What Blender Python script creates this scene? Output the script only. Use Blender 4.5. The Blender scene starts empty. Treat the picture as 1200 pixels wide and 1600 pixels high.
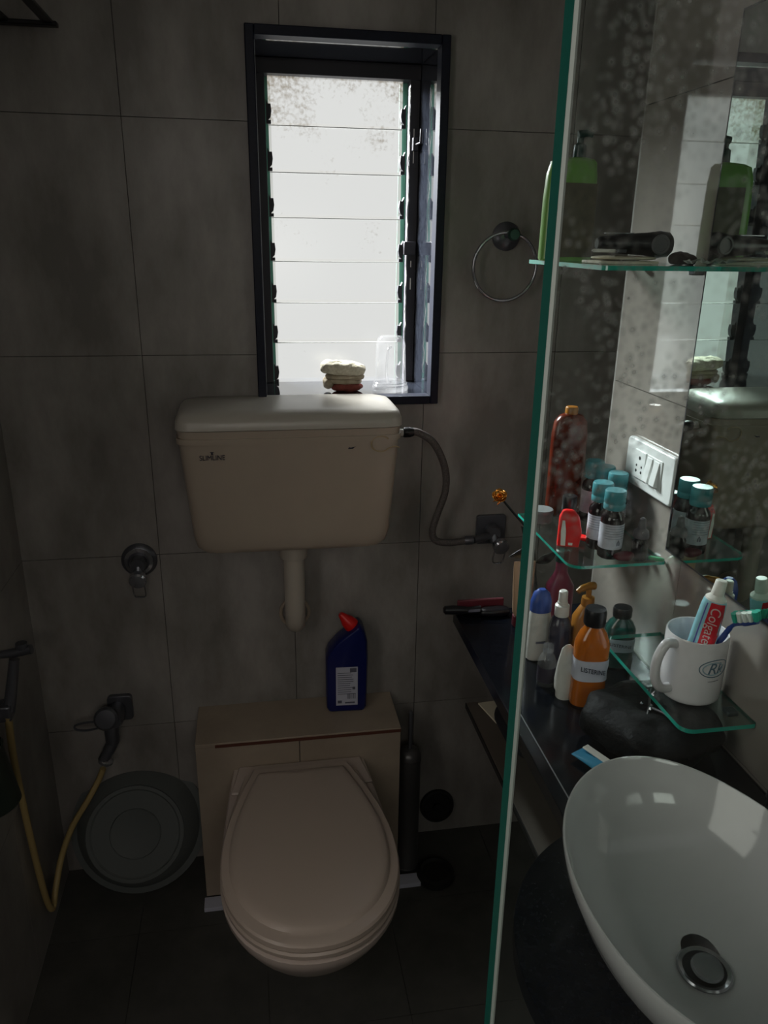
import bpy, math, random
from mathutils import Vector, Matrix, noise
random.seed(7)
S = bpy.context.scene
C = S.collection
PI = math.pi

# ---------------------------------------------------------------- camera
F, PITCH, YAW, ROLL = 1210.6, .33876, .17131, -.0154
cp, sp, cy, sy = math.cos(PITCH), math.sin(PITCH), math.cos(YAW), math.sin(YAW)
fwd = Vector((sy * cp, cy * cp, -sp))
rgt = Vector((cy, -sy, 0))
dwn = fwd.cross(rgt)
cr, sr = math.cos(ROLL), math.sin(ROLL)
r2 = cr * rgt + sr * dwn
d2 = -sr * rgt + cr * dwn
M3 = Matrix((r2, -d2, -fwd)).transposed()
cam = bpy.data.cameras.new('camera')
co = bpy.data.objects.new('camera', cam)
C.objects.link(co)
co.matrix_world = Matrix.Translation((0, 0, 1.57)) @ M3.to_4x4()
cam.sensor_fit = 'VERTICAL'
cam.sensor_height = 24.0
cam.sensor_width = 18.0
cam.lens = F / 1600 * 24.0
cam.clip_start = .02
S.camera = co

# ---------------------------------------------------------------- world and lights
W = bpy.data.worlds.new('sky')
S.world = W
W.use_nodes = True
bg = W.node_tree.nodes['Background']
bg.inputs[0].default_value = (.90, .94, 1.0, 1)
bg.inputs[1].default_value = .82


def area(name, loc, target, sx, sy_, power, col):
    l = bpy.data.lights.new(name, 'AREA')
    l.shape = 'RECTANGLE'
    l.size, l.size_y, l.energy, l.color = sx, sy_, power, col
    o = bpy.data.objects.new(name, l)
    C.objects.link(o)
    o.location = loc
    o.rotation_euler = (Vector(target) - Vector(loc)).to_track_quat('-Z', 'Y').to_euler()
    return o


# open sky above the buildings outside the window, up and to the left of it
area('skylight', (-.95, 3.0, 2.75), (.2, 1.9, 1.55), 1.4, 1.2, 4100, (.95, .98, 1.0))
# dim lamp of the room the open doorway leads to
area('passage_lamp', (.1, -1.5, 2.15), (.1, 1.0, .6), 1.2, .6, 10.0, (1.0, .93, .87))
# added fill lamp brightening the right side, through a made-up opening beside the camera
area('added_side_fill', (-.80, .32, 1.55), (.6, .75, 1.35), .7, .9, 4.4, (1.0, .93, .86))

vs = S.view_settings
vs.view_transform = 'Standard'
vs.look = 'None'
vs.exposure = 0.0
vs.gamma = 1.0
vs.use_curve_mapping = False


# ---------------------------------------------------------------- materials
def lin(c):
    return tuple((x / 255 / 12.92) if x / 255 <= .04045 else ((x / 255 + .055) / 1.055) ** 2.4 for x in c) + (1,)


def mat(name, col, rough=.5, metal=0, spec=.5, noise_amt=0, noise_scale=8, col2=None, bump=0, bump_scale=30,
        trans=0, alpha=1, stretch=None, coat=0, sss=0):
    m = bpy.data.materials.new(name)
    m.use_nodes = True
    nt = m.node_tree
    b = nt.nodes['Principled BSDF']
    b.inputs['Base Color'].default_value = lin(col)
    b.inputs['Roughness'].default_value = rough
    b.inputs['Metallic'].default_value = metal
    b.inputs['Specular IOR Level'].default_value = spec
    b.inputs['Transmission Weight'].default_value = trans
    b.inputs['Coat Weight'].default_value = coat
    if coat >= 1:
        b.inputs['Coat IOR'].default_value = 1.9
    tc = nt.nodes.new('ShaderNodeTexCoord')
    mp = nt.nodes.new('ShaderNodeMapping')
    nt.links.new(tc.outputs['Object'], mp.inputs[0])
    if stretch:
        mp.inputs['Scale'].default_value = stretch
    if col2:
        n = nt.nodes.new('ShaderNodeTexNoise')
        n.inputs['Scale'].default_value = noise_scale
        n.inputs['Detail'].default_value = 6
        n.inputs['Roughness'].default_value = .62
        r = nt.nodes.new('ShaderNodeValToRGB')
        r.color_ramp.elements[0].position = .36
        r.color_ramp.elements[1].position = .66
        r.color_ramp.elements[0].color = lin(col)
        r.color_ramp.elements[1].color = lin(col2)
        nt.links.new(mp.outputs[0], n.inputs[0])
        nt.links.new(n.outputs[0], r.inputs[0])
        nt.links.new(r.outputs[0], b.inputs['Base Color'])
    if bump:
        n2 = nt.nodes.new('ShaderNodeTexNoise')
        n2.inputs['Scale'].default_value = bump_scale
        n2.inputs['Detail'].default_value = 3
        bp = nt.nodes.new('ShaderNodeBump')
        bp.inputs['Strength'].default_value = bump
        bp.inputs['Distance'].default_value = .002
        nt.links.new(mp.outputs[0], n2.inputs[0])
        nt.links.new(n2.outputs[0], bp.inputs['Height'])
        nt.links.new(bp.outputs[0], b.inputs['Normal'])
    return m


def sheet_mat(name, tint, ior=1.5, rough=0.0, film=0.0, film_col=(200, 205, 200), film_scale=60, gloss=1.0, speck=0.0):
    """clear glass or plastic: straight-through tint, Fresnel gloss, optional dried-water film"""
    m = bpy.data.materials.new(name)
    m.use_nodes = True
    nt = m.node_tree
    nt.nodes.clear()
    N = nt.nodes.new
    L = nt.links.new
    out = N('ShaderNodeOutputMaterial')
    tr = N('ShaderNodeBsdfTransparent')
    tr.inputs[0].default_value = tint + (1,) if len(tint) == 3 else tint
    gl = N('ShaderNodeBsdfGlossy')
    gl.inputs['Roughness'].default_value = rough
    fr = N('ShaderNodeFresnel')
    fr.inputs[0].default_value = ior
    ge = N('ShaderNodeNewGeometry')
    inv = N('ShaderNodeMath')
    inv.operation = 'SUBTRACT'
    inv.inputs[0].default_value = gloss
    mu = N('ShaderNodeMath')
    mu.operation = 'MULTIPLY'
    mu.use_clamp = True
    inv.use_clamp = True
    L(ge.outputs['Backfacing'], inv.inputs[1])
    L(fr.outputs[0], mu.inputs[0])
    L(inv.outputs[0], mu.inputs[1])
    mx = N('ShaderNodeMixShader')
    L(mu.outputs[0], mx.inputs[0])
    L(tr.outputs[0], mx.inputs[1])
    L(gl.outputs[0], mx.inputs[2])
    last = mx
    if film or speck:
        tc = N('ShaderNodeTexCoord')
        n = N('ShaderNodeTexNoise')
        n.inputs['Scale'].default_value = film_scale
        n.inputs['Detail'].default_value = 4
        L(tc.outputs['Object'], n.inputs[0])
        mr = N('ShaderNodeMapRange')
        mr.inputs[1].default_value = .42
        mr.inputs[2].default_value = .75
        mr.inputs[3].default_value = film * .35
        mr.inputs[4].default_value = film
        L(n.outputs[0], mr.inputs[0])
        fac = mr
        if speck:
            v = N('ShaderNodeTexVoronoi')
            v.inputs['Scale'].default_value = film_scale * 3.2
            n3 = N('ShaderNodeTexNoise')
            n3.inputs['Scale'].default_value = film_scale * .35
            L(tc.outputs['Object'], v.inputs[0])
            L(tc.outputs['Object'], n3.inputs[0])
            m1 = N('ShaderNodeMapRange')
            m1.inputs[1].default_value = .55
            m1.inputs[2].default_value = .10
            m1.inputs[3].default_value = 0
            m1.inputs[4].default_value = speck
            L(v.outputs['Distance'], m1.inputs[0])
            m2 = N('ShaderNodeMapRange')
            m2.inputs[1].default_value = .38
            m2.inputs[2].default_value = .56
            L(n3.outputs[0], m2.inputs[0])
            sp = N('ShaderNodeSeparateXYZ')
            L(tc.outputs['Object'], sp.inputs[0])
            hz = N('ShaderNodeMapRange')      # splashes dried on the upper part of the pane
            hz.inputs[1].default_value = 1.36
            hz.inputs[2].default_value = 1.47
            L(sp.outputs[2], hz.inputs[0])
            m6 = N('ShaderNodeMath')
            m6.operation = 'MULTIPLY'
            L(hz.outputs[0], m6.inputs[0])
            L(m2.outputs[0], m6.inputs[1])
            m3 = N('ShaderNodeMath')
            m3.operation = 'MULTIPLY'
            L(m1.outputs[0], m3.inputs[0])
            L(m6.outputs[0], m3.inputs[1])
            m4 = N('ShaderNodeMath')
            m4.operation = 'ADD'
            m4.use_clamp = True
            L(m3.outputs[0], m4.inputs[0])
            L(mr.outputs[0], m4.inputs[1])
            fac = m4
        df = N('ShaderNodeBsdfDiffuse')
        df.inputs[0].default_value = lin(film_col)
        tl = N('ShaderNodeBsdfTranslucent')
        tl.inputs[0].default_value = lin(film_col)
        dm = N('ShaderNodeMixShader')
        L(df.outputs[0], dm.inputs[1])
        L(tl.outputs[0], dm.inputs[2])
        m5 = N('ShaderNodeMixShader')
        L(fac.outputs[0], m5.inputs[0])
        L(mx.outputs[0], m5.inputs[1])
        L(dm.outputs[0], m5.inputs[2])
        last = m5
    L(last.outputs[0], out.inputs[0])
    return m


def pane_mat():
    """frosted louvre glass backlit by the sky: glows white, dusty brown dirt on it, lets part of the light through"""
    m = bpy.data.materials.new('frosted_pane')
    m.use_nodes = True
    nt = m.node_tree
    nt.nodes.clear()
    N = nt.nodes.new
    L = nt.links.new
    out = N('ShaderNodeOutputMaterial')
    tc = N('ShaderNodeTexCoord')
    n = N('ShaderNodeTexNoise')
    n.inputs['Scale'].default_value = 120
    n.inputs['Detail'].default_value = 6
    n2 = N('ShaderNodeTexNoise')
    n2.inputs['Scale'].default_value = 9
    n2.inputs['Detail'].default_value = 4
    sep = N('ShaderNodeSeparateXYZ')
    ge = N('ShaderNodeNewGeometry')
    L(ge.outputs['Position'], sep.inputs[0])
    L(ge.outputs['Position'], n.inputs[0])
    L(ge.outputs['Position'], n2.inputs[0])
    hz = N('ShaderNodeMapRange')          # dirt is on the highest panes
    hz.inputs[1].default_value = 1.72
    hz.inputs[2].default_value = 1.90
    hz.inputs[3].default_value = -.16
    hz.inputs[4].default_value = .16
    L(sep.outputs[2], hz.inputs[0])
    a = N('ShaderNodeMath')
    a.operation = 'ADD'
    L(n2.outputs[0], a.inputs[0])
    L(hz.outputs[0], a.inputs[1])
    b_ = N('ShaderNodeMath')
    b_.operation = 'MULTIPLY'
    L(a.outputs[0], b_.inputs[0])
    L(n.outputs[0], b_.inputs[1])
    r = N('ShaderNodeValToRGB')
    r.color_ramp.elements[0].position = .27
    r.color_ramp.elements[0].color = lin((226, 226, 221))
    r.color_ramp.elements[1].position = .42
    r.color_ramp.elements[1].color = lin((150, 138, 116))
    L(b_.outputs[0], r.inputs[0])
    em = N('ShaderNodeEmission')
    L(r.outputs[0], em.inputs[0])
    em.inputs[1].default_value = 1.0
    tr = N('ShaderNodeBsdfTransparent')
    tr.inputs[0].default_value = (1, 1, 1, 1)
    m1 = N('ShaderNodeMixShader')
    m1.inputs[0].default_value = .50
    L(em.outputs[0], m1.inputs[1])
    L(tr.outputs[0], m1.inputs[2])
    gl = N('ShaderNodeBsdfGlossy')
    gl.inputs['Roughness'].default_value = .2
    m2 = N('ShaderNodeMixShader')
    m2.inputs[0].default_value = .04
    L(m1.outputs[0], m2.inputs[1])
    L(gl.outputs[0], m2.inputs[2])
    L(m2.outputs[0], out.inputs[0])
    return m


TILE = mat('beige_wall_tile', (140, 133, 125), .035, col2=(156, 149, 141), noise_scale=3.2, bump=.05, bump_scale=26, stretch=(1, 1, .55), spec=.9, coat=1)
TILE_FAR = mat('matt_wall_tile', (128, 124, 119), .34, col2=(166, 162, 157), noise_scale=4.5, bump=.05, bump_scale=9, stretch=(1.6, 1, .7), spec=.3)
GROUT = mat('grey_grout', (84, 80, 75), .9)
FLOOR = mat('charcoal_floor_tile', (70, 70, 67), .6, col2=(84, 83, 79), noise_scale=9, spec=.3)
FGROUT = mat('floor_grout', (75, 73, 68), .9)
CEIL = mat('white_ceiling_paint', (190, 188, 182), .8)
GRANITE = mat('black_granite', (7, 9, 15), .16, col2=(20, 24, 32), noise_scale=160, spec=.22)
GRANITE_SILL = mat('polished_black_granite', (24, 26, 32), .05, col2=(46, 50, 58), noise_scale=140, spec=1.0, coat=.6)
GRANITE_EDGE = mat('dark_granite_edging', (14, 19, 34), .45, spec=.3, col2=(20, 26, 44), noise_scale=90)
JOINT = mat('pale_joint', (150, 152, 155), .4)
FRAME = mat('dark_window_metal', (38, 36, 42), .45)
CLIP = mat('black_clip_plastic', (46, 46, 50), .5)
CREAM = mat('cream_plastic', (166, 153, 138), .32, col2=(173, 160, 144), noise_scale=4, spec=.5)
CREAM_LID = mat('ivory_lid_plastic', (172, 167, 156), .3, col2=(178, 173, 162), noise_scale=5)
PVC = mat('pale_pvc', (186, 178, 165), .4)
INK = mat('dark_blue_print', (18, 24, 48), .6)
STAIN = mat('yellowed_ring', (170, 150, 118), .4)
CHROME = mat('chrome', (176, 178, 184), .16, metal=.8)
CHROME_D = mat('dull_chrome', (104, 106, 112), .3, metal=.6)
STEEL = mat('dull_steel', (96, 95, 95), .38, metal=.6)
HOSE = mat('grey_braided_hose', (74, 70, 68), .55, col2=(104, 98, 95), noise_scale=300)
HOSE_Y = mat('yellowed_hose', (172, 150, 98), .5)
PORC = mat('white_toilet_porcelain', (196, 182, 172), .22)
SEAT = mat('ivory_toilet_plastic', (188, 173, 160), .38)
BASIN = mat('white_basin_porcelain', (196, 195, 196), .1, coat=.3)
BOXT = mat('beige_box_tile', (158, 144, 128), .4, col2=(174, 160, 142), noise_scale=5)
CHIP = mat('brown_chipped_edge', (92, 52, 38), .8)
BLUEB = mat('deep_blue_plastic', (10, 24, 92), .3)
REDP = mat('bright_red_plastic', (225, 28, 26), .35)
WHITEL = mat('pale_label_paper', (196, 198, 212), .6)
GREYPRINT = mat('grey_print', (96, 98, 112), .6)
BLACKP = mat('black_plastic', (16, 16, 20), .35)
BLACKR = mat('black_rubber', (22, 22, 22), .7)
TUB = mat('grey_green_tub_plastic', (104, 109, 107), .6, spec=.25)
DKGREEN = mat('dark_green_plastic', (30, 42, 34), .45)
EDGE = mat('green_glass_edge', (36, 165, 145), .12, spec=1.0, coat=.6)
EDGE2 = mat('dark_green_glass_edge', (16, 78, 68), .3, spec=.3)
ARRIS = mat('ground_glass_arris', (140, 152, 145), .4)
PANE = pane_mat()
PANE_EDGE = mat('ground_pane_edge', (205, 208, 202), .6)
PANEL = sheet_mat('shower_panel_glass', (.90, .945, .93), film=.022, film_scale=70, speck=.42, gloss=.6)
SHELF = sheet_mat('shelf_glass', (.88, .955, .935), film=.02, film_scale=30)
CLEAR = sheet_mat('clear_plastic', (.90, .90, .90), film=.24, film_col=(205, 205, 205), film_scale=8)
SMOKE = sheet_mat('smoky_plastic', (.35, .30, .32), film=.18, film_col=(90, 84, 90))
AMBER = mat('amber_plastic', (124, 48, 24), .18, trans=.35, col2=(84, 28, 20), noise_scale=12)
AMBER2 = mat('amber_pump_plastic', (150, 96, 30), .3)
MWO = mat('orange_mouthwash', (205, 110, 24), .12, coat=.5, trans=.25)
MWC = mat('teal_mouthwash', (36, 84, 78), .12, coat=.5, trans=.25)
TEALCAP = mat('teal_cap', (70, 140, 148), .35)
BROWNB = mat('dark_brown_bottle', (26, 16, 20), .15, coat=.4)
LABELW = mat('lilac_white_label', (196, 196, 206), .55)
WHITEP = mat('white_plastic', (206, 204, 198), .35)
SWITCH = mat('white_switch_plastic', (222, 224, 222), .25)
HOLE = mat('dark_hole', (28, 28, 28), .8)
MUG = mat('white_mug_glaze', (226, 222, 224), .12, coat=.3)
LOGO = mat('grey_blue_print', (84, 112, 128), .5)
TOWEL = mat('cream_terry', (208, 202, 182), .95, col2=(178, 170, 148), noise_scale=120, bump=1, bump_scale=240, spec=.1)
TOWEL2 = mat('beige_cotton', (176, 164, 142), .95, col2=(150, 138, 116), noise_scale=60, spec=.1)
TERRA = mat('terracotta_pumice', (150, 78, 66), .9, col2=(120, 58, 50), noise_scale=60)
LIME = mat('lime_green_plastic', (120, 168, 88), .3)
LABB = mat('beige_bottle_label', (104, 98, 82), .6, col2=(84, 80, 68), noise_scale=40)
DKG = mat('dark_green_cap', (16, 50, 44), .35)
PAPER = mat('cream_paper', (214, 206, 184), .7)
FOIL = mat('crumpled_foil', (206, 206, 200), .3, metal=.6)
TPB = mat('pale_blue_tube', (150, 206, 218), .3)
TPR = mat('tube_red', (206, 20, 38), .3)
TPV = mat('tube_violet', (96, 88, 170), .4)
TPW = mat('tube_white', (236, 232, 224), .35)
NAVY = mat('navy_brush_plastic', (24, 62, 136), .25)
BRG = mat('green_bristles', (28, 176, 148), .6)
BRW = mat('white_bristles', (226, 236, 228), .6)
GOLD = mat('gold_foil', (214, 150, 70), .25, metal=1)
LEAF = mat('dark_leaf', (14, 22, 16), .4)
TAN = mat('tan_tube', (176, 150, 120), .4)
BLUECAP = mat('blue_cap', (44, 74, 150), .4)
PINK = mat('magenta_plastic', (112, 30, 58), .4)
DKRED = mat('dark_red_card', (84, 16, 30), .6)
LEATHER = mat('black_leatherette', (7, 7, 9), .6, spec=.25, bump=.9, bump_scale=90)
CYAN = mat('cyan_tube', (60, 150, 190), .35)
MIRROR = mat('mirror_silver', (188, 204, 196), .0, metal=1)
DARKG = mat('green_shade_cloth', (60, 110, 92), .7)


# ---------------------------------------------------------------- mesh helpers
class MB:
    def __init__(s, mats=None):
        s.v, s.f, s.mi = [], [], []

    def add(s, vs_, fs, mi=0, M=None):
        k = len(s.v)
        s.v += [tuple(M @ Vector(p)) if M else tuple(p) for p in vs_]
        for f in fs:
            s.f.append(tuple(i + k for i in f))
            s.mi.append(mi)
        return s

    def box(s, c, d, mi=0, M=None):
        x, y, z = c
        a, b, h = d[0] / 2, d[1] / 2, d[2] / 2
        vs_ = [(x + i * a, y + j * b, z + k * h) for k in (-1, 1) for j in (-1, 1) for i in (-1, 1)]
        return s.add(vs_, [(0, 2, 3, 1), (4, 5, 7, 6), (0, 1, 5, 4), (2, 6, 7, 3), (0, 4, 6, 2), (1, 3, 7, 5)], mi, M)

    def span(s, x0, x1, y0, y1, z0, z1, mi=0, M=None):
        return s.box(((x0 + x1) / 2, (y0 + y1) / 2, (z0 + z1) / 2), (abs(x1 - x0), abs(y1 - y0), abs(z1 - z0)), mi, M)

    def prism(s, poly, z0, z1, mi=0, side=None, M=None):
        n = len(poly)
        a = sum(poly[i][0] * poly[(i + 1) % n][1] - poly[(i + 1) % n][0] * poly[i][1] for i in range(n))
        if a < 0:
            poly = poly[::-1]
        vs_ = [(x, y, z0) for x, y in poly] + [(x, y, z1) for x, y in poly]
        s.add(vs_, [tuple(range(n))[::-1], tuple(range(n, 2 * n))], mi, M)
        s.add(vs_, [(i, (i + 1) % n, (i + 1) % n + n, i + n) for i in range(n)], mi if side is None else side, M)
        return s

    def rings(s, rings, cap0=True, cap1=True, mi=0, M=None):
        n = len(rings[0])
        vs_ = [p for r in rings for p in r]
        fs = []
        for k in range(len(rings) - 1):
            for i in range(n):
                j = (i + 1) % n
                fs.append((k * n + i, k * n + j, (k + 1) * n + j, (k + 1) * n + i))
        if cap0:
            fs.append(tuple(range(n))[::-1])
        if cap1:
            fs.append(tuple(range((len(rings) - 1) * n, len(rings) * n)))
        return s.add(vs_, fs, mi, M)

    def lathe(s, prof, seg=24, cap0=True, cap1=True, mi=0, M=None, ry=1.0):
        R = [[(r * math.cos(2 * PI * i / seg), r * ry * math.sin(2 * PI * i / seg), z) for i in range(seg)] for r, z in prof]
        return s.rings(R, cap0, cap1, mi, M)

    def loft(s, prof, seg=32, cap0=True, cap1=True, mi=0, M=None):
        """prof rows: z, rx, ry, exponent, cx, cy"""
        R = []
        for row in prof:
            z, rx, ry, n = row[:4]
            cx, cy_ = (row[4], row[5]) if len(row) > 4 else (0, 0)
            R.append([sup(cx, cy_, rx, ry, n, 2 * PI * i / seg) + (z,) for i in range(seg)])
        return s.rings(R, cap0, cap1, mi, M)

    def tube(s, pts, r, seg=10, mi=0, caps=True):
        pts = [Vector(p) for p in pts]
        rr = r if isinstance(r, (list, tuple)) else [r] * len(pts)
        up = Vector((0.13, .21, 1)).normalized()
        R = []
        prev = None
        for i, p in enumerate(pts):
            t = (pts[min(i + 1, len(pts) - 1)] - pts[max(i - 1, 0)]).normalized()
            u = (prev if prev else up)
            u = (u - t * u.dot(t))
            if u.length < 1e-4:
                u = t.orthogonal()
            u.normalize()
            prev = u
            w = t.cross(u)
            R.append([tuple(p + rr[i] * (math.cos(2 * PI * k / seg) * u + math.sin(2 * PI * k / seg) * w)) for k in range(seg)])
        return s.rings(R, caps, caps, mi)

    def build(s, name, m, parent=None, smooth=True, bevel=0, origin=(0, 0, 0), world=False, subsurf=0, seg=2):
        if world and parent is not None:
            origin = parent.location
        me = bpy.data.meshes.new(name)
        o3 = Vector(origin)
        me.from_pydata([tuple(Vector(p) - o3) for p in s.v], [], s.f)
        for mm in (m if isinstance(m, (list, tuple)) else [m]):
            me.materials.append(mm)
        me.polygons.foreach_set('material_index', s.mi)
        me.update()
        import bmesh
        bm = bmesh.new()
        bm.from_mesh(me)
        bmesh.ops.remove_doubles(bm, verts=bm.verts, dist=1e-6)
        bmesh.ops.recalc_face_normals(bm, faces=bm.faces)
        bm.to_mesh(me)
        bm.free()
        if smooth:
            me.shade_smooth()
            me.set_sharp_from_angle(angle=math.radians(38))
        o = bpy.data.objects.new(name, me)
        C.objects.link(o)
        if parent is not None:
            o.parent = parent
        else:
            o.location = origin
        if bevel:
            b = o.modifiers.new('bevel', 'BEVEL')
            b.width = bevel
            b.segments = seg
            b.limit_method = 'ANGLE'
            b.angle_limit = math.radians(40)
        if subsurf:
            q = o.modifiers.new('sub', 'SUBSURF')
            q.levels = q.render_levels = subsurf
        return o


def sup(cx, cy_, rx, ry, n, a):
    c, s_ = math.cos(a), math.sin(a)
    e = 2.0 / n
    return (cx + rx * math.copysign(abs(c) ** e, c), cy_ + ry * math.copysign(abs(s_) ** e, s_))


def smooth_path(pts, sub=8):
    P = [Vector(p) for p in pts]
    out = []
    for i in range(len(P) - 1):
        p0, p1, p2, p3 = P[max(i - 1, 0)], P[i], P[i + 1], P[min(i + 2, len(P) - 1)]
        for k in range(sub):
            t = k / sub
            out.append(.5 * ((2 * p1) + (-p0 + p2) * t + (2 * p0 - 5 * p1 + 4 * p2 - p3) * t * t + (-p0 + 3 * p1 - 3 * p2 + p3) * t ** 3))
    out.append(P[-1])
    return out


def rounded(x0, x1, y0, y1, r, seg=6):
    """rounded rectangle; r = radii at (x0,y0),(x1,y0),(x1,y1),(x0,y1)"""
    if not isinstance(r, (list, tuple)):
        r = [r] * 4
    out = []
    for (cx, cy_, a0), rr in zip(((x0, y0, 180), (x1, y0, 270), (x1, y1, 0), (x0, y1, 90)), r):
        sx = 1 if cx == x0 else -1
        sy_ = 1 if cy_ == y0 else -1
        if rr <= 0:
            out.append((cx, cy_))
            continue
        for k in range(seg + 1):
            a = math.radians(a0 + 90 * k / seg)
            out.append((cx + sx * rr + rr * math.cos(a), cy_ + sy_ * rr + rr * math.sin(a)))
    return out


def thing(name, label, cat, loc=(0, 0, 0), rot=(0, 0, 0), group=None):
    o = bpy.data.objects.new(name, None)
    o.empty_display_size = .03
    C.objects.link(o)
    o.location = loc
    o.rotation_euler = rot
    o['label'], o['category'] = label, cat
    if group:
        o['group'] = group
    return o


def tag(o, label, cat, group=None):
    o['label'], o['category'] = label, cat
    if group:
        o['group'] = group
    return o


def struct(o):
    o['kind'] = 'structure'
    return o


def text(name, body, size, m, parent, loc, rot, ext=.0004, shear=0, sx=1.0, bend=None, align='CENTER'):
    cu = bpy.data.curves.new(name, 'FONT')
    cu.body, cu.size, cu.extrude, cu.shear = body, size, ext, shear
    cu.align_x, cu.align_y = align, 'CENTER'
    t = bpy.data.objects.new('tmp', cu)
    C.objects.link(t)
    bpy.context.view_layer.update()
    me = bpy.data.meshes.new_from_object(t)
    bpy.data.objects.remove(t)
    me.name = name
    for v in me.vertices:
        v.co.x *= sx
        if bend:                       # wrap round a vertical cylinder of radius bend
            a = v.co.x / bend
            rr = bend + v.co.z
            v.co.x, v.co.z = rr * math.sin(a), rr * math.cos(a) - bend
    me.materials.clear()
    me.materials.append(m)
    o = bpy.data.objects.new(name, me)
    C.objects.link(o)
    o.parent = parent
    o.location, o.rotation_euler = loc, rot
    return o


def RX(a): return Matrix.Rotation(a, 4, 'X')
def RY(a): return Matrix.Rotation(a, 4, 'Y')
def RZ(a): return Matrix.Rotation(a, 4, 'Z')
def T(*a): return Matrix.Translation(a)


# ---------------------------------------------------------------- room shell
XL, XR, YF, YN, ZC = -.525, .66, 1.71, -.95, 2.36
XC, YP = .93, 1.344   # the near right wall projects to XR and ends at YP; behind it a niche runs to XC
K = .7857             # size of the small things as modelled -> true size
TT = .006       # tile thickness
# window opening in the back wall
WX0, WX1, WZ0, WZ1 = .012, .412, 1.22, 1.948
wb = MB()
for a in ((XL - .1, WX0, -.05, ZC), (WX1, XC + .1, -.05, ZC), (WX0, WX1, -.05, WZ0), (WX0, WX1, WZ1, ZC)):
    wb.span(a[0], a[1], YF + TT, 2.02, a[2], a[3])
wall_back = struct(wb.build('wall_back', GROUT, smooth=False, origin=(0, YF + TT, 0)))
wl = MB()
DY0, DY1, DZ = -.12, .72, 2.05     # made-up opening in the left wall, added to let the side fill in
for a in ((YN, DY0, -.05, ZC), (DY1, YF + TT, -.05, ZC), (DY0, DY1, DZ, ZC)):
    wl.span(XL - .1, XL - TT, a[0], a[1], a[2], a[3])
wall_left = struct(wl.build('wall_left', GROUT, smooth=False, origin=(XL - TT, 0, 0)))
wall_right = struct(MB().span(XR + TT, XC + .1, YN, YP - TT, -.05, ZC).span(XC + TT, XC + .1, YP - TT, YF + TT, -.05, ZC).build('wall_right', GROUT, smooth=False, origin=(XR + TT, 0, 0)))
wf = MB()
for a in ((XL - .1, -.42, -.05, ZC), (.43, XC + .1, -.05, ZC), (-.42, .43, 2.05, ZC)):
    wf.span(a[0], a[1], YN - .1, YN, a[2], a[3])
wall_front = struct(wf.build('wall_front', mat('door_wall_paint', (120, 112, 102), .7), smooth=False, origin=(0, YN, 0)))
floor = struct(MB().span(XL - .1, XC + .1, YN, YF + .1, -.05, -.004).build('floor', FGROUT, smooth=False))
ceiling = struct(MB().span(XL - .1, XC + .1, YN - .1, 2.02, ZC, ZC + .05).build('ceiling', CEIL, smooth=False, origin=(0, 0, ZC)))
# unseen rooms beyond the doorway and the added left opening, closed to outside light
ob = MB()
ob.span(-1.2, 1.3, -2.6, YN - .1, -.05, 0).span(-1.2, 1.3, -2.6, YN - .1, ZC, ZC + .05).span(-1.3, -1.2, -2.6, YN - .1, 0, ZC)
ob.span(-1.9, XL - .1, YN, 1.0, -.05, 0).span(-1.9, XL - .1, YN, 1.0, ZC, ZC + .05).span(-2.0, -1.9, YN, 1.0, 0, ZC).span(-1.9, XL - .1, .95, 1.0, 0, ZC)
ob.span(-1.9, -1.3, YN - .05, YN, 0, ZC)
ob.span(1.3, 1.4, -2.6, YN - .1, 0, ZC).span(-1.2, 1.3, -2.7, -2.6, 0, ZC)
ob.span(-1.3, XL - .1, YN - .1, YN - .05, 0, ZC).span(XC + .1, 1.4, YN - .1, YN - .05, 0, ZC)
struct(ob.build('wall_passage', mat('passage_paint', (120, 112, 104), .8), smooth=False, origin=(0, -2, 0)))


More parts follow.
